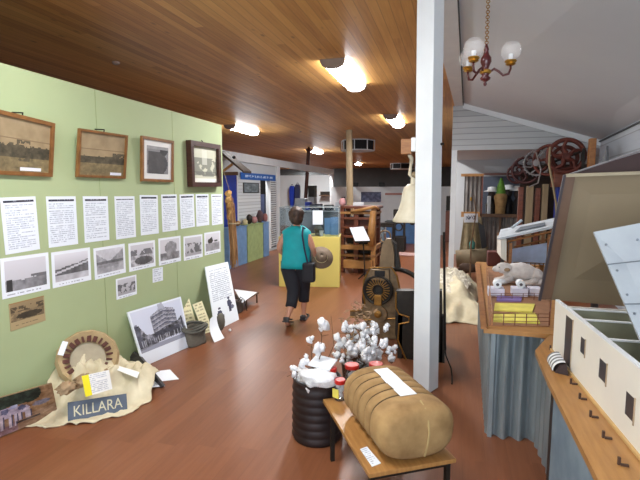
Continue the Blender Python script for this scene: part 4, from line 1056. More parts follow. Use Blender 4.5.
# ================================================================== LOOM / timber press behind the stand
t = T('timber_press', 'tall reddish brown timber press with stacked boards behind the stand', 'press', (-2.0, 9.9, 0))
zt_ = 1.5
for x in (-2.42, -2.10, -1.72):
    MB().b2((x, 9.62, 0), (x+.1, 9.74, 1.42), bevel=.008).build('upright', M_BROWNS if x < -2 else M_TANW, t)
    MB().b2((x, 10.2, 0), (x+.1, 10.3, 1.42)).build('upright', M_BROWNS, t)
for i, (z, x0, x1, m_) in enumerate(((1.42, -2.45, -1.56, M_BROWNS), (1.30, -2.42, -1.6, M_TANW), (1.18, -2.42, -1.62, M_BROWNS), (.98, -2.4, -1.64, M_BROWNS), (.78, -2.38, -1.7, M_BROWNS), (.52, -2.44, -1.6, M_TANW), (.36, -2.44, -1.6, M_OAK))):
    MB().b2((x0, 9.6, z), (x1, 10.3, z+(.05 if i != 5 else .1)), bevel=.005).build('board', m_, t)
MB().b2((-2.34, 9.78, .84), (-1.74, 10.15, 1.18)).build('panel', M_BROWNS, t)
MB().b2((-2.3, 9.85, .42), (-1.78, 10.1, .77)).build('panel', M_IROND, t)
MB().tube([(-1.70, 9.56, .62), (-1.69, 9.54, 1.0), (-1.66, 9.56, 1.38)], [.07, .085, .06], 10).build('rounded_stile', M_TANW, t, smooth=True)
MB().tube([(-2.15, 9.55, 1.36), (-1.9, 9.5, 1.40), (-1.62, 9.5, 1.47), (-1.55, 9.6, 1.42)], [.03, .035, .03, .02], 8).build('curved_arm', M_TANW, t, smooth=True)
MB().b2((-2.3, 9.5, .12), (-1.66, 10.2, .3), bevel=.01).build('base_beam', M_TANW, t)
item('paper_roll', MB().box((-2.05, 9.85, 1.51), (.22, .12, .07), bevel=.01), M_PAPER, 'small white box resting on top of the timber press', 'box', (-2.05, 9.85, 1.472))
# dark machinery further back
for i, (px, py, w, h, Y, m_, lb_, cat) in enumerate((
        (385, 236, .5, .9, 12.5, M_IROND, 'dark low machine frame beyond the timber press', 'machine'),
        (399, 214, .35, 1.25, 13.4, M_IROND, 'dark upright machine seen left of the bell', 'machine'),
        (378, 222, .35, .62, 14.5, mat('grey_blue_item', (120, 132, 142), .6), 'grey blue cabinet below the far poster', 'cabinet'))):
    b = ony(px, py, Y); z1 = b.z+h/2
    t = T('machine' if 'machine' in cat else 'cabinet', lb_, cat, (b.x, Y, 0))
    MB().b2((b.x-w/2, Y, 0), (b.x+w/2, Y+.5, h*.35), bevel=.01).build('base', m_, t)
    for k_ in (-1, 1): MB().b2((b.x+k_*w*.42-.03, Y+.1, h*.35), (b.x+k_*w*.42+.03, Y+.2, h)).build('upright', m_, t)
    MB().b2((b.x-w/2, Y+.05, h*.88), (b.x+w/2, Y+.4, h)).build('top_beam', m_, t)
    MB().ring((b.x, Y-.02, h*.6), w*.32, .025, (0, 1, 0), 20, 6).build('wheel', M_IRON if i == 0 else m_, t)
p = ony(407, 230, 15.5)
t = T('blue_counter', 'low blue counter below the bell in the distance', 'counter', (-1.6, 15.7, 0)); MB().b2((-2.25, 15.6, 0), (-1.15, 16.2, .72), bevel=.01).build('counter_body', mat('mid_blue', (66, 104, 150), .6), t); MB().b2((-2.3, 15.55, .72), (-1.1, 16.25, .76)).build('countertop', M_GREY, t)
item('fallen_paper', MB().b2(onz(404, 252, .003)+Vector((-.12, -.1, 0)), onz(412, 256, .008)+Vector((.1, .1, 0))), mat('pink_paper', (206, 170, 164), .7), 'pale pink sheet lying on the floor beyond the machine', 'paper', onz(408, 254))
# far poster and items on the white partition
im = canvas(24, 12, (88, 94, 124)); im = np.clip(im+(nz(24, 12, 8, 4, 3)[..., None]-.5)*150, 0, 255); rect(im, 0, 0, 1, .12, (60, 64, 96))
def farq(x0, y0, x1, y1, Y): return [ony(x0, y0, Y), ony(x1, y0, Y), ony(x1, y1, Y), ony(x0, y1, Y)]
tag(quad_panel('far_poster', farq(361, 192, 381, 202, 19.089), im, .01), 'dark blue crowd photo poster on the far white partition', 'poster')
tag(quad_panel('far_banner', farq(385, 193, 406, 195, 19.089), canvas(6, 2, (176, 120, 110)), .01), 'thin reddish line of lettering on the far partition', 'sign')
for (x, y, r, lb_) in ((355.5, 184.5, .12, 'small dark speaker on ceiling bulkhead behind the round pole'), (382, 184.5, .12, 'small dark speaker on ceiling bulkhead above the far poster')):
    b = ony(x, y, 19.0); item('wall_speaker', MB().box(b, (.26, .16, .18), bevel=.02), M_BLACK, lb_, 'speaker', b-Vector((0, 0, .09)), 'speakers on the far bulkhead')

# far-left side room contents
for (x0, y0, x1, y1, m_, lb_) in ((289.5, 186, 294, 207, M_BLUE, 'blue long garment hanging on far white wall'), (295, 184.5, 299.5, 206, M_DKBLUE, 'black long garment hanging beside the blue one')):
    a = ony(x0, y1, 21.8); b = ony(x1, y0, 21.8); c = (a+b)/2
    t = T('hanging_garment', lb_, 'garment', (c.x, 21.8, a.z), 'garments on the far wall')
    pts = [(0, .0), (.5, .06), (.9, .4), (1, .7), (.92, .92), (.6, 1), (0, 1)]
    w = (b.x-a.x)/2; h = b.z-a.z; pol = [(c.x+w*u, 21.76, a.z+h*v) for u, v in pts]+[(c.x-w*u, 21.76, a.z+h*v) for u, v in pts[::-1][1:-1]]
    MB().prism(pol, (0, .2, 0)).build('cloth', m_, t)
    MB().ring((c.x, 21.86, b.z+.03), .05, .012).build('hanger', M_BLACK, t)
# desk area with monitors etc. behind the glass case
def simplebox(name, x0, y0, x1, y1, Y, dep, m_, lb_, cat, group=None, floor=False):
    a = ony(x0, y1, Y); b = ony(x1, y0, Y); z0 = 0 if floor else a.z
    return item(name, MB().b2((a.x, Y, z0), (b.x, Y+dep, b.z), bevel=.012), m_, lb_, cat, ((a.x+b.x)/2, Y, z0), group)
t = T('reception_desk', 'long grey reception counter in the distance behind glass case', 'counter', (-4.6, 15, 0))
a = ony(292, 209, 15); b = ony(342, 209, 15)
MB().b2((a.x, 15.1, 0), (b.x, 15.6, 1.08), bevel=.01).build('counter_body', mat('counter_grey', (150, 152, 156), .6), t); MB().b2((a.x-.05, 15.0, 1.08), (b.x+.05, 15.7, 1.12)).build('countertop', M_WHITE, t)
cz = 1.12
for (x, w, h, m_, nm_, lb_) in ((-5.28, .4, .42, mat('grey_machine', (128, 134, 140), .5), 'printer', 'tall pale grey machine standing on far counter left end'), (-4.72, .42, .22, M_DKBLUE, 'dark_hat', 'dark rounded case on the far counter'), (-4.25, .3, .2, M_BLACK, 'monitor', 'small black screen on the far counter right'), (-3.85, .26, .3, mat('pale_box', (190, 196, 204), .6), 'pale_box', 'pale blue box on right end of the far counter'), (-5.0, .2, .3, M_BLUE, 'blue_box', 'small blue box beside the grey machine on far counter')):
    if x < a.x or x > b.x: continue
    item(nm_, MB().b2((x-w/2, 15.2, cz), (x+w/2, 15.5, cz+h), bevel=.03), m_, lb_, 'box' if 'box' in nm_ else nm_.replace('_', ' '), (x, 15.3, cz))
t = T('wall_shelf', 'long shelf with dark goods on the far white wall', 'shelf', ony(327, 196, 21.6)); a = ony(319, 196, 21.6); b = ony(332, 194.5, 21.6)
MB().b2((a.x, 21.6, a.z), (b.x, 21.99, a.z+.05)).build('board', M_BROWNW, t); MB().b2((a.x+.05, 21.65, a.z+.05), (b.x-.05, 21.95, a.z+.22)).build('goods', M_IROND, t)
simplebox('dark_machine', 308, 185.5, 314, 197, 17, .4, M_BLACK, 'black pump head at top of grey stand right of the leaning pole', 'pump')
t = T('machine_stand', 'grey upright stand under the black pump head', 'stand', (ony(311, 197, 17).x, 17, 0)); xx = ony(311, 197, 17).x
MB().b2((xx-.12, 17, 0), (xx+.12, 17.4, ony(311, 197, 17).z-.005)).build('column', mat('grey_column', (150, 156, 162), .5), t); MB().b2((xx-.25, 16.9, 0), (xx+.25, 17.5, .08)).build('base', M_GREY, t)
simplebox('framed_notice', 341, 197, 345, 206, 19.0, .04, M_BLACK, 'small black framed notice on partition left of round pole', 'notice')
simplebox('white_notice', 306, 206, 316, 222, 16.4, .05, M_PAPER, 'white panel board standing behind the glass case', 'panel', floor=True)
simplebox('brown_cabinet', 445, 211, 453, 236, 16.5, .45, M_BROWNS, 'brown cabinet seen between white post and gable post', 'cabinet', floor=True)
simplebox('dark_cabinet', 446, 196, 454, 209, 18.4, .5, M_IROND, 'dark cabinet in the distance between the two white posts', 'cabinet', floor=True)

# ================================================================== LEFT BACK: sign, photo, blue door, canopy, cabinets
q = [onx(241, 172.2, LX+.05), onx(275.5, 176.2, LX+.05), onx(275.5, 182.3, LX+.05), onx(241, 179.2, LX+.05)]
q[1].z = q[0].z; q[2].y = q[1].y; q[3].y = q[0].y; q[2].z = q[3].z
nx, ny = 80, 9; im = canvas(nx, ny, (24, 90, 172)); r_ = np.random.default_rng(3)
x = 8
while x < 72:
    w = r_.integers(3, 9); 
    for i in range(x, min(x+w, 72)):
        for j in range(3, 6):
            if r_.random() < .7: im[j, i] = (196, 214, 236)
    x += w+2
tag(quad_panel('wall_sign', q, im, .02, edge=(24, 90, 172)), 'long blue sign with white lettering above the far doorway', 'sign')
q = [onx(243.5, 182.5, LX+.05), onx(259, 184.5, LX+.05), onx(259, 193.5, LX+.05), onx(243.5, 193, LX+.05)]; q[1].z = q[0].z; q[2].y = q[1].y; q[3].y = q[0].y; q[2].z = q[3].z
im = canvas(22, 12, (110, 122, 128)); im = np.clip(im+(nz(22, 12, 7, 4, 8)[..., None]-.5)*120, 0, 255); im[0] = im[-1] = (40, 44, 50); im[:, 0] = im[:, -1] = (40, 44, 50)
tag(quad_panel('wall_photo', q, im, .02, edge=(40, 40, 46)), 'dark edged panoramic photo on white cladding left of doorway', 'photograph')
a = onx(224, 172, LX+.03); b = onx(237.5, 225, LX+.03)
t = T('blue_hut', 'bright blue hut front under a small awning beyond green wall', 'hut', (LX+.1, (a.y+b.y)/2, 0))
MB().b2((LX+.012, a.y-.1, 0), (LX+.04, b.y, 2.2)).build('blue_wall', M_BLUE, t)
MB().b2((LX+.042, b.y-.03, 0), (LX+.06, b.y+.02, 2.2)).build('corner_trim', M_WHITE, t)
aw = MB(); Y0 = 9.45
aw.prism([(LX+.07, Y0, 2.73), (LX+.66, Y0, 2.26), (LX+.66, Y0, 2.21), (LX+.07, Y0, 2.66)], (0, .42, 0)); aw.build('awning_roof', mat('awning_brown', (72, 58, 48), .7), t)
aw = MB(); aw.tube([(LX+.09, Y0+.05, 2.24), (LX+.36, Y0+.05, 2.42)], .03, 6); aw.build('brace', M_TANW, t)
MB().b2((LX+.07, Y0, 2.16), (LX+.5, Y0+.05, 2.24)).build('tie_beam', M_BROWNW, t)
b = ony(236, 157.5, 9.6); item('spotlight', MB().blob((b.x, 9.5, b.z), .04, 2, .0, 1, (1, 1.3, 1)), M_BLACK, 'tiny black spotlight beside the awning', 'spotlight', (b.x, 9.5, b.z), smooth=True)
cab = [(9.25, 10.2, M_BLUEP, 'blue display plinth, first along the clad wall', .95), (10.25, 11.2, M_GREENP, 'pale green display plinth between two blue ones', .95), (11.25, 11.6, M_BLUEP, 'narrow blue display plinth nearest the louvred shutter', .95)]
for y0, y1, m_, lb_, h in cab:
    t = T('display_plinth', lb_, 'plinth', (-5.1, (y0+y1)/2, 0), 'coloured plinths along the clad wall')
    MB().b2((-5.22, y0, 0), (-4.95, y1, h-.02), bevel=.005).build('plinth_body', m_, t); MB().b2((-5.23, y0-.01, h-.02), (-4.93, y1+.01, h)).build('plinth_top', m_, t)
stuff_items = [(9.6, .09, .12, M_YELPAD, 'yellow bundle on the first blue plinth'), (10.0, .08, .09, M_STRAW, 'straw bundle at end of first blue plinth'), (10.45, .09, .1, mat('cream_shell', (210, 196, 150), .8), 'cream rounded item on green plinth near end'), (10.75, .10, .18, M_IROND, 'dark brown pot on the green plinth'), (11.1, .10, .13, M_PINK, 'pinkish cloth bundle on the green plinth'), (11.5, .11, .24, mat('dark_mauve', (86, 62, 66), .8), 'dark mauve basket on the last blue plinth'), (11.9, .10, .16, mat('dusty_rose', (150, 96, 92), .8), 'dusty rose bundle on the last blue plinth')]
for i, (y, r, h, m_, lb_) in enumerate(stuff_items):
    zt_ = .95; r *= .8; h *= .75; y = 9.6+(y-9.6)*.88
    item('bundle', MB().blob((-5.07, y, zt_+h*.93), 1, 2, .12, 3, (r, r*1.2, h), i), m_, lb_, 'bundle', (-5.07, y, zt_), 'goods on the coloured plinths', True)
item('rolled_banner', MB().b2((-5.66, 12.6, 0), (-5.52, 12.75, 1.7)), mat('dark_blue_grey', (58, 66, 96), .6), 'dark blue rolled banner standing in the doorway', 'banner', (-5.59, 12.67, 0))

# ================================================================== WOOL HEAP in canvas
wc = Vector((.02, 7.6, 0))
t = T('wool_pile', 'cream canvas spread with raw white fleece behind the white post', 'fleece', wc)
def canv(u, v):
    x = -.5+u*.93; y = 6.25+v*2.5; e = min(u, 1-u, v*1.2, (1-v)*1.2)
    h = .36*min(1, e*3.2)**.8; h += .09*mnoise.noise(Vector((x*6, y*4, 1)))+.05*abs(mnoise.noise(Vector((x*11+y*5, y*4, 7))))*min(1, e*4)+.03*abs(math.sin(x*13+y*7))*min(1, e*4)
    return Vector((x+.05*math.sin(y*4), y+.06*math.sin(x*9), max(h, .006)))
MB().grid(canv, 70, 90).build('canvas', M_CANVAS, t, smooth=True, solid=.006)
def fl(u, v):
    a = u*2*PI; x = -.06+math.cos(a)*v*.36; y = 7.75+math.sin(a)*v*.95
    p = Vector((x*8, y*6, 3)); n = mnoise.noise(p)+.5*mnoise.noise(p*2.3)+.35*mnoise.noise(p*5)
    return Vector((x+.02*mnoise.noise(p*3), y, .30+.15*(1-v**2.5)+.10*n*(1.1-v)+.03*abs(mnoise.noise(p*9))))
MB().grid(fl, 160, 60).build('fleece', M_FLEECE, t, smooth=True)
# ================================================================== SHED SCENE BEYOND THE GABLE (Y 11-13)
def bp(x, y, Y=12): return ony(x, y, Y)
def vbox(name, x0, y0, x1, y1, Y, d, m_, parent): 
    a = bp(x0, y1, Y); b = bp(x1, y0, Y); return MB().b2((a.x, Y, a.z), (b.x, Y+d, b.z)).build(name, m_, parent)
t = T('settler_hut', 'bush hut front of corrugated iron with open window and rails', 'hut', (1.0, 12, 0))
def corr(p0, p1, z0, z1, wave=.1, amp=.016, n=6):
    p0 = Vector((*p0, 0)); p1 = Vector((*p1, 0)); L = (p1-p0).length; u = (p1-p0).normalized(); nn = Vector((-u.y, u.x, 0)); N = max(4, int(L/wave*n))
    mb = MB(); A = []; B = []
    for i in range(N+1):
        s_ = L*i/N; p = p0+u*s_+nn*amp*math.sin(2*PI*s_/wave); A.append(mb.bm.verts.new(p+Vector((0, 0, z0)))); B.append(mb.bm.verts.new(p+Vector((0, 0, z1))))
    for i in range(N): mb.bm.faces.new((A[i], A[i+1], B[i+1], B[i]))
    return mb
M_CORRD = mat('weathered_iron', (132, 128, 124), .6, metal=.2, c2=(96, 92, 90), scale=4, bump=.2, obj=False)
corr((bp(464, 200).x, 12.05), (bp(482, 200).x, 12.05), bp(470, 214).z, bp(470, 176).z).build('iron_panel', M_CORRD, t, solid=.003)
corr((bp(480, 200).x, 12.05), (bp(532, 200).x, 12.05), 0, bp(470, 217).z).build('iron_panel', M_CORRD, t, solid=.003)
vbox('rail', 461, 173.5, 484, 176.5, 11.95, .08, M_TANW, t); vbox('rail', 484, 173, 514, 175, 11.95, .06, M_BROWNS, t)
vbox('rail', 480, 214.5, 530, 217, 11.95, .08, M_BROWNW, t); vbox('upright', 480.5, 176, 483.5, 216, 11.95, .08, M_BROWNS, t); vbox('upright', 461, 212, 480, 217, 11.95, .1, M_TANW, t)
a = bp(499, 240)
MB().b2((bp(500, 200).x, 11.96, 0), (bp(502, 200).x, 12.02, bp(500, 217).z)).build('upright', M_BROWNW, t)
MB().b2((bp(480, 200).x, 11.96, 0), (bp(482, 200).x, 12.02, bp(500, 217).z)).build('upright', M_BROWNW, t)
vbox('window_back', 482, 176, 532, 217, 12.6, .03, mat('blue_grey_panel', (84, 92, 106), .7), t)
vbox('white_board', 484, 166, 515, 172, 12.7, .04, M_WHITEW, t)
# mannequins in the window
def mannequin(px, topy, Y, lb_, hatm, bodym, w=.22, cone=False):
    b = bp(px, topy, Y); t = T('mannequin', lb_, 'mannequin', (b.x, Y, 0), 'dressed figures in the hut window')
    z = b.z
    MB().lathe([(w*.7, 0), (w*.75, .6), (w*.75, z-.75), (w, z-.45), (w*.5, z-.34), (.05, z-.3)], (b.x, Y, 0), 18).build('garment', bodym, t, smooth=True)
    if cone: MB().lathe([(.13, z-.5), (.09, z-.2), (.02, z)], (b.x, Y, 0), 14).build('cone', hatm, t)
    else:
        MB().blob((b.x, Y, z-.2), .1, 2, .02, 2, (.9, .9, 1.2)).build('head', mat('dark_head', (60, 50, 46), .8), t, smooth=True)
        MB().lathe([(.19, z-.12), (.19, z-.1), (.11, z-.08), (.1, z), (.02, z+.01)], (b.x, Y, 0), 16).build('hat', hatm, t, smooth=True)
mannequin(492, 187, 12.3, 'figure with wide white hat and dark coat in hut window', M_WHITE, M_IROND, .15)
mannequin(509, 185, 12.5, 'figure with white hat and black coat right of the green cone', M_WHITE, M_TOOTH, .14)
mannequin(518, 186, 12.3, 'dark clothed figure with pale hat at right of the hut window', M_WHITEW, M_DARK, .13)
mannequin(501.5, 178, 12.18, 'burlap sack figure topped with bright green pointed cone', M_GREENC, M_BURLAP, .16, True)
item('white_vest', MB().b2(bp(487, 214, 12.15), bp(491, 196, 12.25)+Vector((0, .08, 0)), bevel=.02), M_WHITEW, 'pale garment hanging at lower left of the hut window', 'garment', bp(489, 214, 12.2))
item('brass_lamp', MB().blob(bp(471, 199, 11.95), .04, 2, .1, 2, (.7, .7, 1.3)), M_BRASS, 'small shining brass lamp on corrugated hut panel', 'lamp', bp(471, 201, 11.95))
# tan dress form with sign, bottle, sticks in front
t = T('canvas_tent', 'olive tan canvas swag hanging beside the wool pile', 'canvas', (.55, 11.2, 0))
P = [ony(464, 217, 11.2), ony(481, 217, 11.2), ony(490, 262, 11.2), ony(458, 262, 11.2)]
def tent(u, v):
    p = (P[0]*(1-u)+P[1]*u)*(1-v)+(P[3]*(1-u)+P[2]*u)*v; return p+Vector((0, -.12*v*math.sin(u*PI)+.05*math.sin(u*18)*v, 0))
MB().grid(tent, 30, 12).build('cloth', mat('olive_canvas', (140, 126, 96), .9, c2=(112, 100, 74)), t, smooth=True, solid=.01)
q = [ony(464, 213.5, 11.1), ony(478, 213.5, 11.1), ony(478, 222.5, 11.1), ony(464, 222.5, 11.1)]; im = canvas(14, 9, (214, 218, 226))
for j in (2, 3, 4, 5): 
    for i in range(2, 12):
        if rng.random() < .6: im[j, i] = (90, 94, 110)
tag(quad_panel('small_sign', q, im, .01), 'small white sign with dark lettering on the canvas swag', 'sign')
item('log_bench', MB().tube([ony(456, 259, 10.6), ony(487, 257, 10.6)], .2, 12), mat('log_tan', (128, 112, 86), .8), 'thick tan log lying across behind the wool pile', 'log', ony(472, 267, 10.6), smooth=True)
item('green_bottle', MB().lathe([(.06, 0), (.065, .14), (.02, .2), (.02, .26)], ony(472, 249, 10.5), 12), M_GREENT, 'green glass bottle standing on the tan log', 'bottle', ony(472, 250, 10.55), smooth=True)
item('tall_stick', MB().tube([ony(470, 278, 9.3), ony(471, 245, 9.5), ony(476, 214, 9.6), ony(474, 195, 9.7)], [.02, .016, .012, .008], 6), M_TWIG, 'tall crooked dry stick rising beside the wool pile', 'stick', ony(470, 278, 9.3))
item('brown_bundle', MB().blob(ony(468, 268, 9.6), .14, 2, .3, 3, (1.6, 1, .7), 3), mat('dark_brown_hide', (70, 50, 38), .9), 'dark brown hide bundle behind the wool pile', 'hide', ony(468, 274, 9.6), smooth=True)
item('shearing_hide', MB().prism([ony(478, 222, 11.0), ony(484, 226, 11.0), ony(487, 246, 11.0), ony(482, 250, 11.0)], (0, .06, 0)), M_TOOTH, 'black leather apron hanging at right of the canvas swag', 'apron', ony(484, 250, 11.0))
# slab posts under the wheels
for i, (x0, x1, ytop, m_, lb_) in enumerate(((519, 524, 187, M_BROWNS, 'dark slender slab post at the left of the wheels'), (527, 534, 186, M_POLE, 'wide pale slab post below the grey gear'), (536, 541, 188, M_BROWNS, 'dark slab post between the pale ones'), (543, 549, 184, M_POLE, 'pale slab post behind the hanging rope'))):
    a = ony(x0, ytop, 9.3); b = ony(x1, ytop, 9.3); item('slab_post', MB().b2((a.x, 9.3, 0), (b.x, 9.4, a.z), bevel=.01), m_, lb_, 'post', ((a.x+b.x)/2, 9.35, 0), 'upright slab posts under the wheels')
item('blue_barrel', MB().b2((ony(557, 190, 8.9).x, 8.9, 0), (ony(563, 190, 8.9).x, 9.1, ony(560, 184, 8.9).z), bevel=.01), M_BLUE, 'narrow bright blue upright panel beside the hanging rope', 'panel', (ony(560, 190, 8.9).x, 9.0, 0))
# dark backing behind the wheels
item('dark_hoarding', MB().b2((ony(520, 190, 9.7).x, 9.72, 0), (rwx(9.7)-.05, 9.8, ony(520, 165, 9.7).z)), mat('dark_brown_boards', (58, 46, 40), .8), 'dark timber hoarding behind the rusty wheels', 'hoarding', (1.8, 9.76, 0))
# wheels
def wheel(px, py, rad, Y, m_, lb_, spokes=6, tr=.022, nrm=(0, 1, 0), gear=False, hub=.06):
    c = ony(px, py, Y); t = T('belt_pulley', lb_, 'wheel', (c.x, c.y, c.z-rad), 'old belt wheels hung in the corner')
    n3 = Vector(nrm).normalized(); u_ = n3.cross(Vector((0, 0, 1))).normalized(); w3 = u_.cross(n3)
    rm = MB(); rm.ring(c, rad, tr, nrm, 40, 8); rm.ring(c+n3*.05, rad*.98, tr*.9, nrm, 40, 8)
    if gear:
        for i in range(24):
            a = 2*PI*i/24; rm.box(c+(u_*math.cos(a)+w3*math.sin(a))*(rad+.02), (.02, .03, .02))
    rm.build('rim', m_, t)
    sp = MB()
    for i in range(spokes):
        a = 2*PI*i/spokes+.3; d = u_*math.cos(a)+w3*math.sin(a); dd = u_*math.cos(a+.35)+w3*math.sin(a+.35)
        sp.tube([c+d*hub*.8, c+dd*rad*.55, c+d*rad], [tr*1.3, tr*.9, tr*.9], 6)
    sp.build('spoke', m_, t)
    MB().tube([c-n3*.06, c+n3*.08], hub, 14).build('hub', m_, t)
wheel(566, 156, .275, 8.6, M_RUST, 'largest rusty red belt wheel near the orange timber', 5, .035, (.1, 1, 0))
wheel(565, 158, .19, 8.72, M_RUST, 'rusty inner pulley directly behind the largest wheel', 5, .03, (.1, 1, 0))
wheel(549, 160, .26, 9.0, M_RUST, 'mid sized rusty wheel overlapped by the largest one', 5, .026, (.5, 1, 0))
wheel(537, 163, .22, 9.1, mat('grey_steel_gear', (120, 116, 118), .5, metal=.4), 'pale grey gear wheel with thin spokes', 8, .016, (.35, 1, 0), True)
wheel(526, 170, .24, 9.3, mat('maroon_iron', (70, 34, 34), .6, metal=.2), 'dark maroon wheel left of the grey gear', 6, .024, (.2, 1, 0))
wheel(517, 174, .17, 9.5, mat('maroon_iron', (70, 34, 34)), 'smallest dark maroon wheel at far left of the group', 6, .02, (.1, 1, 0))
sh_ = MB(); sh_.tube([ony(514, 177, 9.55), ony(580, 152, 8.5)], .022, 8); item('drive_shaft', sh_, M_IROND, 'dark drive shaft running through the hanging wheels', 'shaft', ony(547, 166, 9.0))
sh_ = MB(); sh_.b2((ony(553, 176, 8.9).x, 8.8, ony(553, 187, 8.8).z), (ony(580, 176, 8.9).x, 9.1, ony(553, 170, 8.8).z), bevel=.01); item('bearing_bracket', sh_, M_BROWNS, 'brown bearing beam under the largest rusty wheel', 'bracket', ony(566, 187, 8.9))
item('hanging_rope', MB().tube([ony(550, 147, 8.4), ony(549, 165, 8.4), ony(553, 185, 8.4), ony(556, 203, 8.4), ony(556.5, 222, 8.4)], .018, 6), M_ROPE, 'pale rope hanging down from the large wheel', 'rope', ony(556, 222, 8.4))
item('looped_cord', MB().tube([ony(536, 152, 8.8), ony(541, 170, 8.8), ony(538, 183, 8.8), ony(529, 187, 8.8)], .014, 6), mat('grey_cord', (130, 122, 120), .9), 'grey cord looped over the grey gear wheel', 'cord', ony(535, 185, 8.8))
a = ony(588, 178, 8.2); b = ony(597, 138, 8.2)
item('orange_timber', MB().b2((a.x, 8.2, 0), (b.x, 8.32, b.z), bevel=.008), M_ORANGE, 'upright orange pine timber against the weatherboard wall', 'timber', ((a.x+b.x)/2, 8.26, 0))
a = ony(581, 178, 8.5); b = ony(586, 148, 8.5); item('dark_timber', MB().b2((a.x, 8.5, 0), (b.x, 8.6, b.z), bevel=.008), M_IROND, 'thin dark timber left of the orange pine timber', 'timber', ((a.x+b.x)/2, 8.55, 0))
a = ony(604, 165, 7.6); b = ony(609, 146, 7.6); item('grey_spindle', MB().tube([(a.x, 7.6, 0), (a.x, 7.6, a.z), ((a.x+b.x)/2, 7.6, (a.z+b.z)/2), (b.x-.02, 7.6, b.z)], [.05, .05, .03, .012], 10), mat('grey_spindle', (104, 106, 110), .6), 'grey tapering spindle standing right of the orange timber', 'spindle', (a.x, 7.6, 0), smooth=True)

# ================================================================== CHANDELIER
cx, cy = ony(486, 60, 3.4).x, 3.4
def apz(x): return 3.60-(x-apex(3.4))*(.855/(rwx(3.4)-apex(3.4)))
ztop = apz(cx)-.004
t = T('chandelier', 'three arm brass and dark wood chandelier with glass globes', 'chandelier', (cx, cy, 2.5))
zc = lambda y: ony(486, y, 3.4).z
chn = MB(); n = 40; z0 = zc(44)
for i in range(n):
    za = z0+(ztop-.03-z0)*i/n; zb = z0+(ztop-.03-z0)*(i+1)/n
    chn.ring((cx, cy, (za+zb)/2), .011, .0028, (1, 0, 0) if i % 2 else (0, 1, 0), 10, 4)
chn.build('chain', M_GOLD, t)
MB().lathe([(.05, -.002), (.05, -.02), (.01, -.05)], (cx, cy, ztop), 18).build('ceiling_rose', M_BRASS, t)
MB().lathe([(.006, zc(86)), (.012, zc(84)), (.006, zc(82)), (.03, zc(80)), (.035, zc(78)), (.018, zc(76)), (.03, zc(74)), (.03, zc(71.5)), (.018, zc(69)), (.025, zc(66)), (.036, zc(62)), (.034, zc(58)), (.02, zc(55)), (.014, zc(51)), (.018, zc(50)), (.005, zc(44))], (cx, cy, 0), 24).build('turned_column', M_CHERRY, t, smooth=True)
MB().lathe([(.03, zc(74)), (.038, zc(73)), (.038, zc(71)), (.03, zc(70))], (cx, cy, 0), 20).build('brass_collar', M_BRASS, t)
for ang in (math.radians(5), math.radians(238), math.radians(135)):
    d = Vector((math.cos(ang), math.sin(ang), 0)); L = .150
    p = [Vector((cx, cy, zc(72)))+d*a_+Vector((0, 0, b_)) for a_, b_ in ((.03, 0), (.055, .018), (.085, .0), (.115, -.028), (L, -.02), (L+.012, .015), (L+.01, .035))]
    MB().tube(p, [.008, .009, .008, .008, .008, .007, .007], 8).build('arm', M_CHERRY, t, smooth=True); arm_ = bpy.data.objects[-1] if 0 else COL.objects[-1]
    e = p[-1]
    MB().lathe([(.02, 0), (.034, .008), (.028, .014), (.04, .026), (.036, .034), (.02, .034)], e, 18).build('gallery', M_BRASS, arm_)
    R0 = .066; pr = [(R0*math.sin(a_), .034+R0*.92-R0*math.cos(a_)) for a_ in [.5+(2.0)*i/12 for i in range(13)]]+[(R0*.62, .034+R0*.92+R0*.8)]
    gl = MB(); ring = None
    for r_, z_ in pr:
        cur = [gl.bm.verts.new(e+Vector((r_*math.cos(2*PI*j/24), r_*math.sin(2*PI*j/24), z_))) for j in range(24)]
        if ring:
            for j in range(24): gl.bm.faces.new((ring[j], ring[(j+1) % 24], cur[(j+1) % 24], cur[j]))
        ring = cur
    gl.build('globe', M_GLOBE, arm_, smooth=True)
    MB().tube([e+Vector((0, 0, .03)), e+Vector((0, 0, .075))], [.012, .016], 8).build('lamp_holder', M_WHITE, arm_)

# ================================================================== BENCH 1
BZ = .83
t = T('display_bench', 'corrugated iron fronted bench carrying the model yards', 'bench', (.6, 4.8, 0))
bt = MB(); bt.prism([(.225, 3.3, BZ-.03), (.80, 3.3, BZ-.03), (1.25, 6.5, BZ-.03), (.31, 6.5, BZ-.03)], (0, 0, .03)); bt.build('benchtop', M_TANW, t)
corr((.305, 3.38), (.60, 3.40), 0, BZ-.035, .11, .03, 10).build('iron_front', M_GALV, t, solid=.004)
MB().box((.297, 3.375, (BZ-.035)/2), (.03, .03, BZ-.035)).build('corner_flashing', M_GALV, t)
corr((.285, 3.40), (.36, 6.2), 0, BZ-.035, .10, .018, 8).build('iron_side', M_GALV, t, solid=.004)
corr((.60, 3.40), (.625, 2.98), 0, BZ-.035, .105, .010).build('iron_return', M_GALV, t, solid=.004)
ed = MB(); ed.prism([(.205, 3.29, BZ), (.245, 3.29, BZ), (.345, 6.25, BZ), (.285, 6.25, BZ)], (0, 0, .018)); ed.build('edge_strip', M_ORANGE, t)
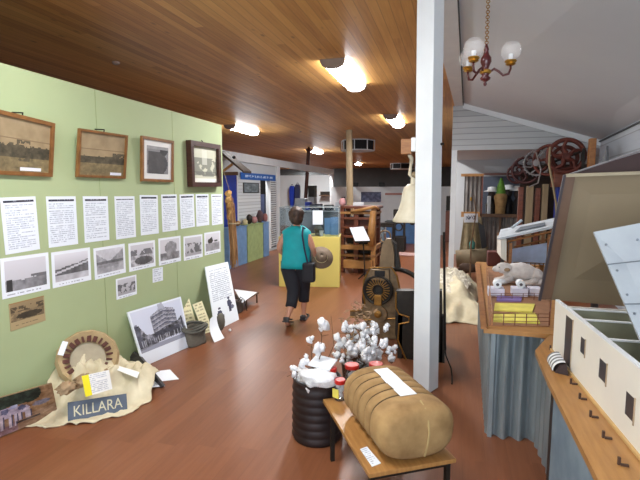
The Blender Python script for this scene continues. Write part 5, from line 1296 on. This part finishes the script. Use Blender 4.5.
# model yard : wire pens on the bench front
t = T('model_yard', 'model stockyard with wire pens and yellow pads at bench end', 'model', (.5, 3.8, BZ))
z = BZ+.001
MB().prism([onz(489, 326, z), onz(549, 327, z), onz(550, 268, z), onz(486, 268, z)], (0, 0, .008)).build('yard_base', mat('yard_floor', (150, 106, 74), .7, scale=12), t)
def fence(p0, p1, h=.10, n=5, m_=M_ORANGE, r=.004):
    mb = MB(); p0 = Vector(p0); p1 = Vector(p1)
    for i in range(n+1):
        p = p0+(p1-p0)*i/n; mb.cyl(p, p+Vector((0, 0, h)), r, 5)
    for f in (.35, .7, 1): mb.cyl(p0+Vector((0, 0, h*f)), p1+Vector((0, 0, h*f)), r*.7, 5)
    return mb
z2 = BZ+.009
pA, pB = onz(492, 325, z2), onz(549, 325.5, z2); fence(pA, pB, .085, 5, r=.0035).build('front_fence', M_BROWNS, t)
pC = onz(487, 272, z2); fence(pA, pC, .085, 10).build('side_fence', M_ORANGE, t)
pD = onz(553, 285, z2); fence(pB, pD, .10, 6).build('right_fence', M_BROWNS, t)
pE, pF = onz(490, 300, z2), onz(545, 300, z2); fence(pE, pF, .06, 5, r=.003).build('middle_fence', M_BROWNS, t)
def pad(pix, nm_, m_, lb_, hgt=.01, grp=None, cat='paper'):
    q = [onz(x, y, z2) for x, y in pix]; c = sum(q, Vector())/4; return item(nm_, MB().prism(q, (0, 0, hgt)), m_, lb_, cat, c, grp)
pad([(493, 322), (540, 324), (535, 314), (494, 315)], 'yellow_pad', M_YELPAD, 'pale yellow sheet inside nearest pen, front one', grp='yellow sheets in the model yard')
pad([(494, 311), (532, 313), (535, 305), (495, 304)], 'yellow_pad', M_YELPAD, 'pale yellow sheet behind the front one', grp='yellow sheets in the model yard')
pad([(496.5, 301.5), (521, 302), (522, 298), (497, 297)], 'purple_label', M_PURP, 'long purple label strip across the model yard', .012, cat='label')
for i, (x0, x1, yb, lb_) in enumerate(((488, 504, 296, 'white carton with toilet-roll end, left one under the toy sheep'), (512, 527.5, 296, 'white carton in the middle under the toy sheep'), (529, 541, 296, 'white carton at right partly behind tan panel'))):
    a = onz(x0, yb, z2); b = onz(x1, yb, z2); w = (b-a).length; c = (a+b)/2
    t = T('carton', lb_.replace('toilet-roll', 'paper roll'), 'carton', (c.x, c.y+.07, z2), 'white cartons with paper rolls on the yard')
    MB().b2((a.x, a.y, z2), (b.x, a.y+.14, z2+.07), bevel=.004).build('carton_body', M_PLUSH if 0 else mat('white_carton', (214, 212, 226), .7), t)
    if i < 2:
        k0 = Vector((b.x-.06, a.y+.03, z2+.105)); rl = MB(); rl.lathe([(.034, 0), (.036, .004), (.036, .1), (.034, .104)], k0, 20, axis='Y'); ro_ = rl.build('paper_roll', M_WHITE, t)
        MB().lathe([(.014, -.002), (.014, .0)], k0, 14, axis='Y').build('roll_core', mat('roll_core', (90, 84, 88), .8), ro_)
# toy sheep lying, head to the left
b = onz(518, 288, z2); sy = b.y+.25
t = T('toy_sheep', 'white plush toy sheep lying with its head to the left', 'toy', (.62, sy, z2))
S0 = Vector((0, 0, 0)); hd = ony(502, 268, sy-.05); bd = ony(520, 276, sy); tl_ = ony(534, 280, sy)
sbm = MB(); sbm.blob((bd.x, sy, z2+.115), .11, 3, .06, 3, (1.55, .85, .95), 2); sbm.blob((bd.x+.13, sy, z2+.09), .085, 3, .06, 3, (1.1, .9, .95), 6); sbm.build('body', M_PLUSH, t, smooth=True)
sbm = MB(); sbm.blob((hd.x+.02, sy-.04, hd.z), .062, 3, .04, 3, (1.3, .9, .95), 4); sbm.blob((hd.x-.045, sy-.05, hd.z-.012), .04, 2, .03, 3, (1.3, .9, .85), 4); sbm.build('head', M_PLUSH, t, smooth=True)
sbm = MB(); sbm.blob((hd.x+.045, sy-.09, hd.z-.01), .026, 2, .02, 3, (1.2, .5, .8), 4); sbm.build('ear', mat('ear_tan', (176, 150, 120), .9), t, smooth=True)
MB().blob((hd.x-.03, sy-.085, hd.z+.012), .006, 1, 0).build('eye', M_BLACK, t)
for i, (dx, dy) in enumerate(((-.13, -.06), (-.16, .02), (.1, -.09), (.2, -.06))):
    sbm = MB(); sbm.tube([(bd.x+dx+.05, sy+dy, z2+.06), (bd.x+dx-.02, sy+dy-.03, z2+.035), (bd.x+dx-.09, sy+dy-.04, z2+.025)], [.034, .03, .022], 10); sbm.build('leg', M_PLUSH, t, smooth=True)
# pale sticks/cup row by left of sheep
item('white_tray', MB().blob((hd.x-.02, sy-.12, z2+.03), .05, 2, .1, 3, (1.3, 1, .6)), M_PAPER, 'small white dish under the head of the toy sheep', 'dish', (hd.x-.02, sy-.12, z2), smooth=True)
# wicker box
b = onz(496, 266, BZ); item('wicker_box', MB().b2((b.x-.11, b.y-.05, BZ), (b.x+.05, b.y+.13, BZ+.19), bevel=.012), M_REDBOX, 'small dark red wicker box left of the model shed', 'box', (b.x-.03, b.y, BZ))
item('short_stick', MB().cyl((b.x+.03, b.y+.2, BZ), (b.x+.03, b.y+.2, BZ+.42), .012, 6), M_ORANGE, 'short upright orange stick behind the wicker box', 'stick', (b.x+.03, b.y+.2, BZ))
# model wool shed at the bench far end
SY = 5.35
t = T('model_shed', 'model shearing shed with pale roof and orange timber posts', 'model building', (.8, SY+.3, BZ))
def sp(x, y, dy=0): return ony(x, y, SY+dy)
r0 = [sp(497.5, 238), sp(554, 226)]; r1 = [sp(505, 232, .55), sp(556, 220, .55)]
MB().prism([r0[0], sp(556, 225.5), r1[1]+Vector((0, 0, .03)), r1[0]+Vector((-.05, 0, .03))], (0, 0, -.025)).build('roof', mat('pale_roof', (206, 214, 222), .5), t)
MB().prism([sp(515, 234.0, .1)+Vector((0, 0, .024)), sp(545, 227.5, .1)+Vector((0, 0, .024)), sp(545, 224.5, .35)+Vector((0, 0, .024)), sp(520, 229.5, .35)+Vector((0, 0, .024))], (0, 0, .004)).build('roof_patch', mat('grey_patch', (110, 118, 128), .6), t)
MB().prism([sp(501, 240, .02), sp(506.5, 239, .02), sp(506.5, 262, .02), sp(501, 258, .02)], (0, .5, 0)).build('end_wall', M_MODELW, t)
a = sp(513, 246, .5); b = sp(556, 266, .5); zz = sp(513, 246, .5).z
MB().prism([(a.x-.05, SY+.32, BZ+.12), (b.x, SY+.32, BZ+.12), (b.x, SY+.32, zz+.10), (a.x-.05, SY+.32, zz-.02)], (0, .015, 0)).build('back_wall', M_PALEBLUE, t)
for x in (510.5, 549):
    p = sp(x, 245, .05); MB().b2((p.x-.015, SY+.04, BZ), (p.x+.018, SY+.075, sp(x, 243-(x-510)*.22, .05).z)).build('post', M_ORANGE, t)
    MB().b2((p.x-.015, SY+.42, BZ), (p.x+.018, SY+.455, sp(x, 243-(x-510)*.22, .05).z)).build('post', M_ORANGE, t)
rf = MB(); rf.tube([sp(508, 241.5, .04), sp(554, 231, .04)], .012, 6); rf.build('beam', M_ORANGE, t); rf = MB(); rf.tube([sp(514, 247, .46), sp(554, 238, .46)], .012, 6)
rf.build('beam', M_ORANGE, t)
for k_ in range(6):
    p = sp(508, 241.5, .04).lerp(sp(554, 231, .04), k_/5); MB().tube([p, p+Vector((.0, .42, .0))], .009, 5).build('rafter', M_ORANGE, t)
fence((sp(516, 268, .1).x, SY+.1, BZ+.001), (sp(552, 268, .1).x, SY+.1, BZ+.001), .10, 12, r=.006).build('rail_fence', M_ORANGE, t)
fence((sp(516, 268, .1).x, SY+.3, BZ+.001), (sp(552, 268, .3).x, SY+.3, BZ+.001), .14, 9, r=.006).build('rail_fence', M_GOLD, t)
pr_ = sp(511.5, 230.5, .45); q_ = sp(522, 222.5, .45); item('glass_tube', MB().tube([pr_+Vector((0, 0, .03)), q_+Vector((0, 0, .03))], .016, 10), mat('pale_tube', (176, 188, 198), .25), 'short pale tube lying on the model shed roof', 'tube', pr_)

# ================================================================== BENCH 2 with the open model house
t = T('display_bench', 'nearest timber topped bench carrying the open model house', 'bench', (.9, 2.1, 0))
MB().prism([(.497, 1.0, BZ-.03), (1.75, 1.0, BZ-.03), (1.75, 3.28, BZ-.03), (.64, 3.28, BZ-.03), (.50, 2.93, BZ-.03), (.49, 2.47, BZ-.03)], (0, 0, .03)).build('benchtop', M_TABLE, t)
MB().prism([(.515, 1.02, 0), (.505, 2.45, 0), (.505, 2.45, BZ-.032), (.515, 1.02, BZ-.032)], (.008, 0, 0)).build('side_panel', mat('blue_grey_sheet', (124, 142, 156), .6, metal=.1, c2=(90, 110, 128), scale=5, obj=False), t)
MB().b2((.505, 2.40, 0), (.52, 2.46, BZ-.032)).build('corner_strip', M_BLACK, t)
MB().b2((.52, 2.44, 0), (1.7, 2.46, BZ-.032)).build('end_panel', M_GALV, t)
HZ = BZ; HT = 1.145
A0 = Vector((.60, 2.95)); B0 = Vector((.715, 1.3)); dw = (B0-A0).normalized()
t = T('model_house', 'open roofed white model building with rooms and small windows', 'model building', (.9, 2.1, HZ))
# long wall with rounded far gable corner and window openings (built as panels around the openings)
LW = (B0-A0).length
opens = []
def wpos(px): # distance along wall where the view column crosses it
    d = ray(px, 380); 
    k_ = (A0.x*dw.y-A0.y*dw.x)/(d.x*dw.y-d.y*dw.x); p = Vector((d.x*k_, d.y*k_)); return (p-A0).dot(dw)
def wz(px, py):
    s_ = wpos(px); p = A0+dw*s_; d = ray(px, py); k_ = p.y/d.y; return CH+d.z*k_
wins = [(562.0, 569.5, 313, 359, True), (578, 583, 336, 355, False), (598.0, 606, 359, 382, False), (627, 636.5, 393, 420, False)]
segs = []
for x0, x1, y0, y1, door in wins:
    xm = (x0+x1)/2; s0, s1 = wpos(x0), wpos(x1); zt_, zb_ = wz(xm, y0+(1.5 if door else 2)), wz(xm, y1-(1 if door else 1.5)); segs.append((s0, s1, zb_ if not door else HZ+.02, min(zt_, HT-.03)))

nw = Vector((-dw.y, dw.x, 0)); nw = nw if nw.x > 0 else -nw
dw3 = Vector((dw.x, dw.y, 0)); A3 = Vector((A0.x, A0.y, 0))
wl_ = MB()
def wseg(s0, s1, z0, z1):
    if s1-s0 < .001 or z1-z0 < .001: return
    wl_.prism([A3+dw3*s0+Vector((0, 0, z0)), A3+dw3*s1+Vector((0, 0, z0)), A3+dw3*s1+Vector((0, 0, z1)), A3+dw3*s0+Vector((0, 0, z1))], nw*.014)
cur = 0
for s0, s1, z0, z1 in segs: wseg(cur, s0, HZ, HT); wseg(s0, s1, HZ, z0); wseg(s0, s1, z1, HT); cur = s1
wseg(cur, LW, HZ, HT)
wl_.build('long_wall', M_MODELW, t)
MB().prism([A3+dw3*.0+Vector((0, 0, HT)), A3+dw3*LW+Vector((0, 0, HT)), A3+dw3*LW+Vector((0, 0, HT+.006))+nw*.0, A3+Vector((0, 0, HT+.006))], nw*.022).build('wall_cap', M_WHITE, t)
for i, (s0, s1, z0, z1) in enumerate(segs):
    p0 = A3+dw3*s0+nw*.001; p1 = A3+dw3*s1+nw*.001
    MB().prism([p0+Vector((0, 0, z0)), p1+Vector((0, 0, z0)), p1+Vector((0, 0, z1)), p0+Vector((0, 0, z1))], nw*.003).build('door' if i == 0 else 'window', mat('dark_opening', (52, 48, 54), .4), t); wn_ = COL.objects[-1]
    fr_ = MB(); f0 = A3+dw3*(s1+.002)-nw*.004; fr_.prism([f0+Vector((0, 0, z0-.008)), f0+dw3*.007+Vector((0, 0, z0-.008)), f0+dw3*.007+Vector((0, 0, z1+.006)), f0+Vector((0, 0, z1+.006))], nw*.006); fr_.build('window_frame' if i else 'door_frame', mat('frame_tan', (170, 150, 126), .6), wn_)
# partitions
HX = 1.45
for i, (px, py) in enumerate(((567, 308), (583, 319), (600, 338), (630, 366))):
    p = onz(px, py, HT-.004); p.x = A0.x+(B0.x-A0.x)*(A0.y-p.y)/(A0.y-B0.y)+.006; MB().b2((p.x+.008, p.y-.008, HZ+.002), (HX, p.y+.006, HT-.01)).build('partition', mat('room_lining', (150, 152, 128), .7), t); MB().b2((p.x+.006, p.y-.011, HT-.01), (HX, p.y+.009, HT-.003)).build('partition_cap', M_WHITE, t)
MB().b2((.62, 2.94, HZ), (HX+.01, 2.955, HT-.03)).build('end_wall', M_MODELW, t)
MB().b2((HX, 1.3, HZ), (HX+.014, 2.955, HT)).build('rear_wall', M_MODELW, t)
MB().prism([(.62, 2.94, HZ+.001), (HX, 2.94, HZ+.001), (HX, 1.32, HZ+.001), (.73, 1.32, HZ+.001)], (0, 0, .004)).build('room_floor', M_OLIVE, t)
# base strip under the house
MB().prism([A3+Vector((-.012, .02, HZ)), A3+dw3*LW+Vector((-.012, 0, HZ)), A3+dw3*LW+Vector((.0, 0, HZ)), A3+Vector((0, .02, HZ))], (0, 0, .012)).build('base_strip', mat('pale_timber', (206, 170, 112), .5), t)
# lifted roof panel: tan underside with brown frame
TLp, BLp = ony(566, 176, 3.02), ony(541.5, 299, 3.12); TRp = ony(760, 168.5, 2.9); BRp = ony(760, 318, 3.12)
t = T('roof_panel', 'large tan roof panel tilted up behind the open model house', 'roof panel', (1.1, 3.1, 1.13))
nn = (TRp-TLp).cross(BLp-TLp).normalized()
MB().prism([TLp, TRp, BRp, BLp], nn*.02).build('panel_board', M_TAN, t)
u_ = (TRp-TLp).normalized()
fb = [ony(565, 174.5, 3.02), ony(575.5, 174.5, 3.02), ony(551.5, 299, 3.11), ony(539.5, 299, 3.11)]
MB().prism([p-nn*.012 for p in fb], nn*.045).build('side_batten', M_BROWNW, t)
fb = [ony(563.5, 175, 3.02), ony(566, 175, 3.02), ony(541, 300, 3.11), ony(538.3, 300, 3.11)]
MB().prism([p-nn*.016 for p in fb], nn*.055).build('dark_edge', mat('dark_edge', (44, 34, 40), .6), t)
fb = [ony(566, 174, 3.02), ony(760, 167, 2.9), ony(760, 170, 2.9), ony(566, 177, 3.02)]
MB().prism([p-nn*.012 for p in fb], nn*.03).build('top_edge', mat('pale_edge', (150, 138, 112), .6), t)
# dark second leaf rising behind it
fb = [ony(566, 176, 3.16), ony(600, 165, 3.16), ony(640, 152.5, 3.16), ony(760, 116, 3.16), ony(760, 172, 3.16), ony(640, 175, 3.16)]
MB().prism(fb, (0, .02, 0)).build('rear_leaf', mat('rear_leaf', (56, 34, 32), .7), t)
MB().tube([ony(563, 176.5, 3.14), ony(600, 164, 3.14), ony(640, 151, 3.14), ony(760, 114, 3.14)], .006, 5).build('rear_leaf_edge', mat('edge_grey', (128, 124, 126), .5), t)
# grey painted roof sheet leaning across the house
q = [ony(593.5, 232, 2.2), ony(760, 200, 2.2), ony(790, 420, 1.9), ony(661, 388, 1.9)]
t = T('roof_sheet', 'pale grey boarded roof sheet with nail heads leaning over the model', 'roof panel', (1.0, 2.0, 1.1))
nn = (q[1]-q[0]).cross(q[3]-q[0]).normalized()
MB().prism(q, nn*.014).build('sheet_board', M_SHEET, t)
def qp(u, v): return (q[0]*(1-u)+q[1]*u)*(1-v)+(q[3]*(1-u)+q[2]*u)*v
sm_ = MB()
for v in (.235, .5, .77): sm_.tube([qp(0, v)-nn*.001, qp(1, v)-nn*.001], .0022, 4)
sm_.build('board_joint', mat('joint_grey', (96, 104, 112), .7), t)
for v in (.1, .28, .44, .56, .85):
    for u in (.045, .25, .5, .75): MB().tube([qp(u+.004*math.sin(v*30), v)+nn*.002, qp(u, v)-nn*.0015], .005, 8).build('nail_head', mat('nail_grey', (120, 128, 138), .5, metal=.5), t)
# striped quarter-round shelter on the bench edge
Sc = Vector((.565, 2.66, BZ)); t = T('model_shelter', 'tiny striped curved awning over dark opening at bench corner', 'model', Sc)
for i in range(8):
    g = MB()
    def af(u, v, i=i):
        a = v*PI/2; y = Sc.y-.08+.16*(i+u)/8; return Vector((Sc.x+.025-.055*math.sin(a)*1.0, y+.02*math.sin(a), BZ+.006+.06*math.cos(a)))
    g.grid(af, 1, 8); g.build('stripe', M_WHITE if i % 2 == 0 else mat('stripe_grey', (104, 106, 110), .5), t, solid=.003)
MB().prism([(Sc.x-.02, Sc.y-.075, BZ+.001), (Sc.x+.04, Sc.y-.10, BZ+.001), (Sc.x+.03, Sc.y-.08, BZ+.055), (Sc.x+.0, Sc.y-.075, BZ+.045)], (0, .15, 0)).build('interior', mat('shelter_dark', (46, 30, 28), .8), t)
# row of small L hooks
for i, (px, py) in enumerate(((552, 350), (573, 384), (582, 399), (593, 417), (606, 438), (622, 465))):
    p = onz(px, py, BZ); 
    hk = MB(); hk.box((p.x-.010, p.y, BZ+.014), (.009, .010, .028)); hk.box((p.x+.006, p.y-.006, BZ+.004), (.026, .009, .008))
    item('bench_hook', hk, M_BROWNW if 0 else mat('hook_brown', (66, 40, 26), .5), ('small brown L hook farthest along bench by the model door', 'small brown L hook right beside the striped awning', 'second small brown L hook past the striped awning', 'middle small brown L hook below the model windows', 'small brown L hook second nearest the camera', 'small brown L hook nearest the camera')[i], 'hook', (p.x, p.y, BZ), 'small L hooks along the bench edge')

# ================================================================== LIGHTING
w = bpy.data.worlds.new('world'); SC.world = w; w.use_nodes = True
bgd = w.node_tree.nodes['Background']; bgd.inputs[0].default_value = (.66, .80, 1.0, 1); bgd.inputs[1].default_value = 1.0
def area(name, loc, rot, sx, sy, power, col):
    l = bpy.data.lights.new(name, 'AREA'); l.shape = 'RECTANGLE'; l.size = sx; l.size_y = sy; l.energy = power; l.color = col
    o = bpy.data.objects.new(name, l); COL.objects.link(o); o.location = loc; o.rotation_euler = rot; return o
# daylight through the entrance opening behind the camera
area('daylight_and_fill', (-1.2, -2.3, 1.5), (math.radians(98), 0, 0), 3.2, 2.4, 72, (.88, .94, 1.0))
area('daylight_and_fill', (.8, -2.2, 2.0), (math.radians(122), 0, 0), 1.8, 1.6, 150, (.86, .93, 1.0))  # extra fill, added and tilted up to brighten the lean-to lining
for x, y, lb in fx:
    area('batten_lamp', (x, y, HC-.16), (0, 0, 0), .3, 1.45, 35 if y < 3 else (105 if y < 15 else 210), (1, .985, .96))
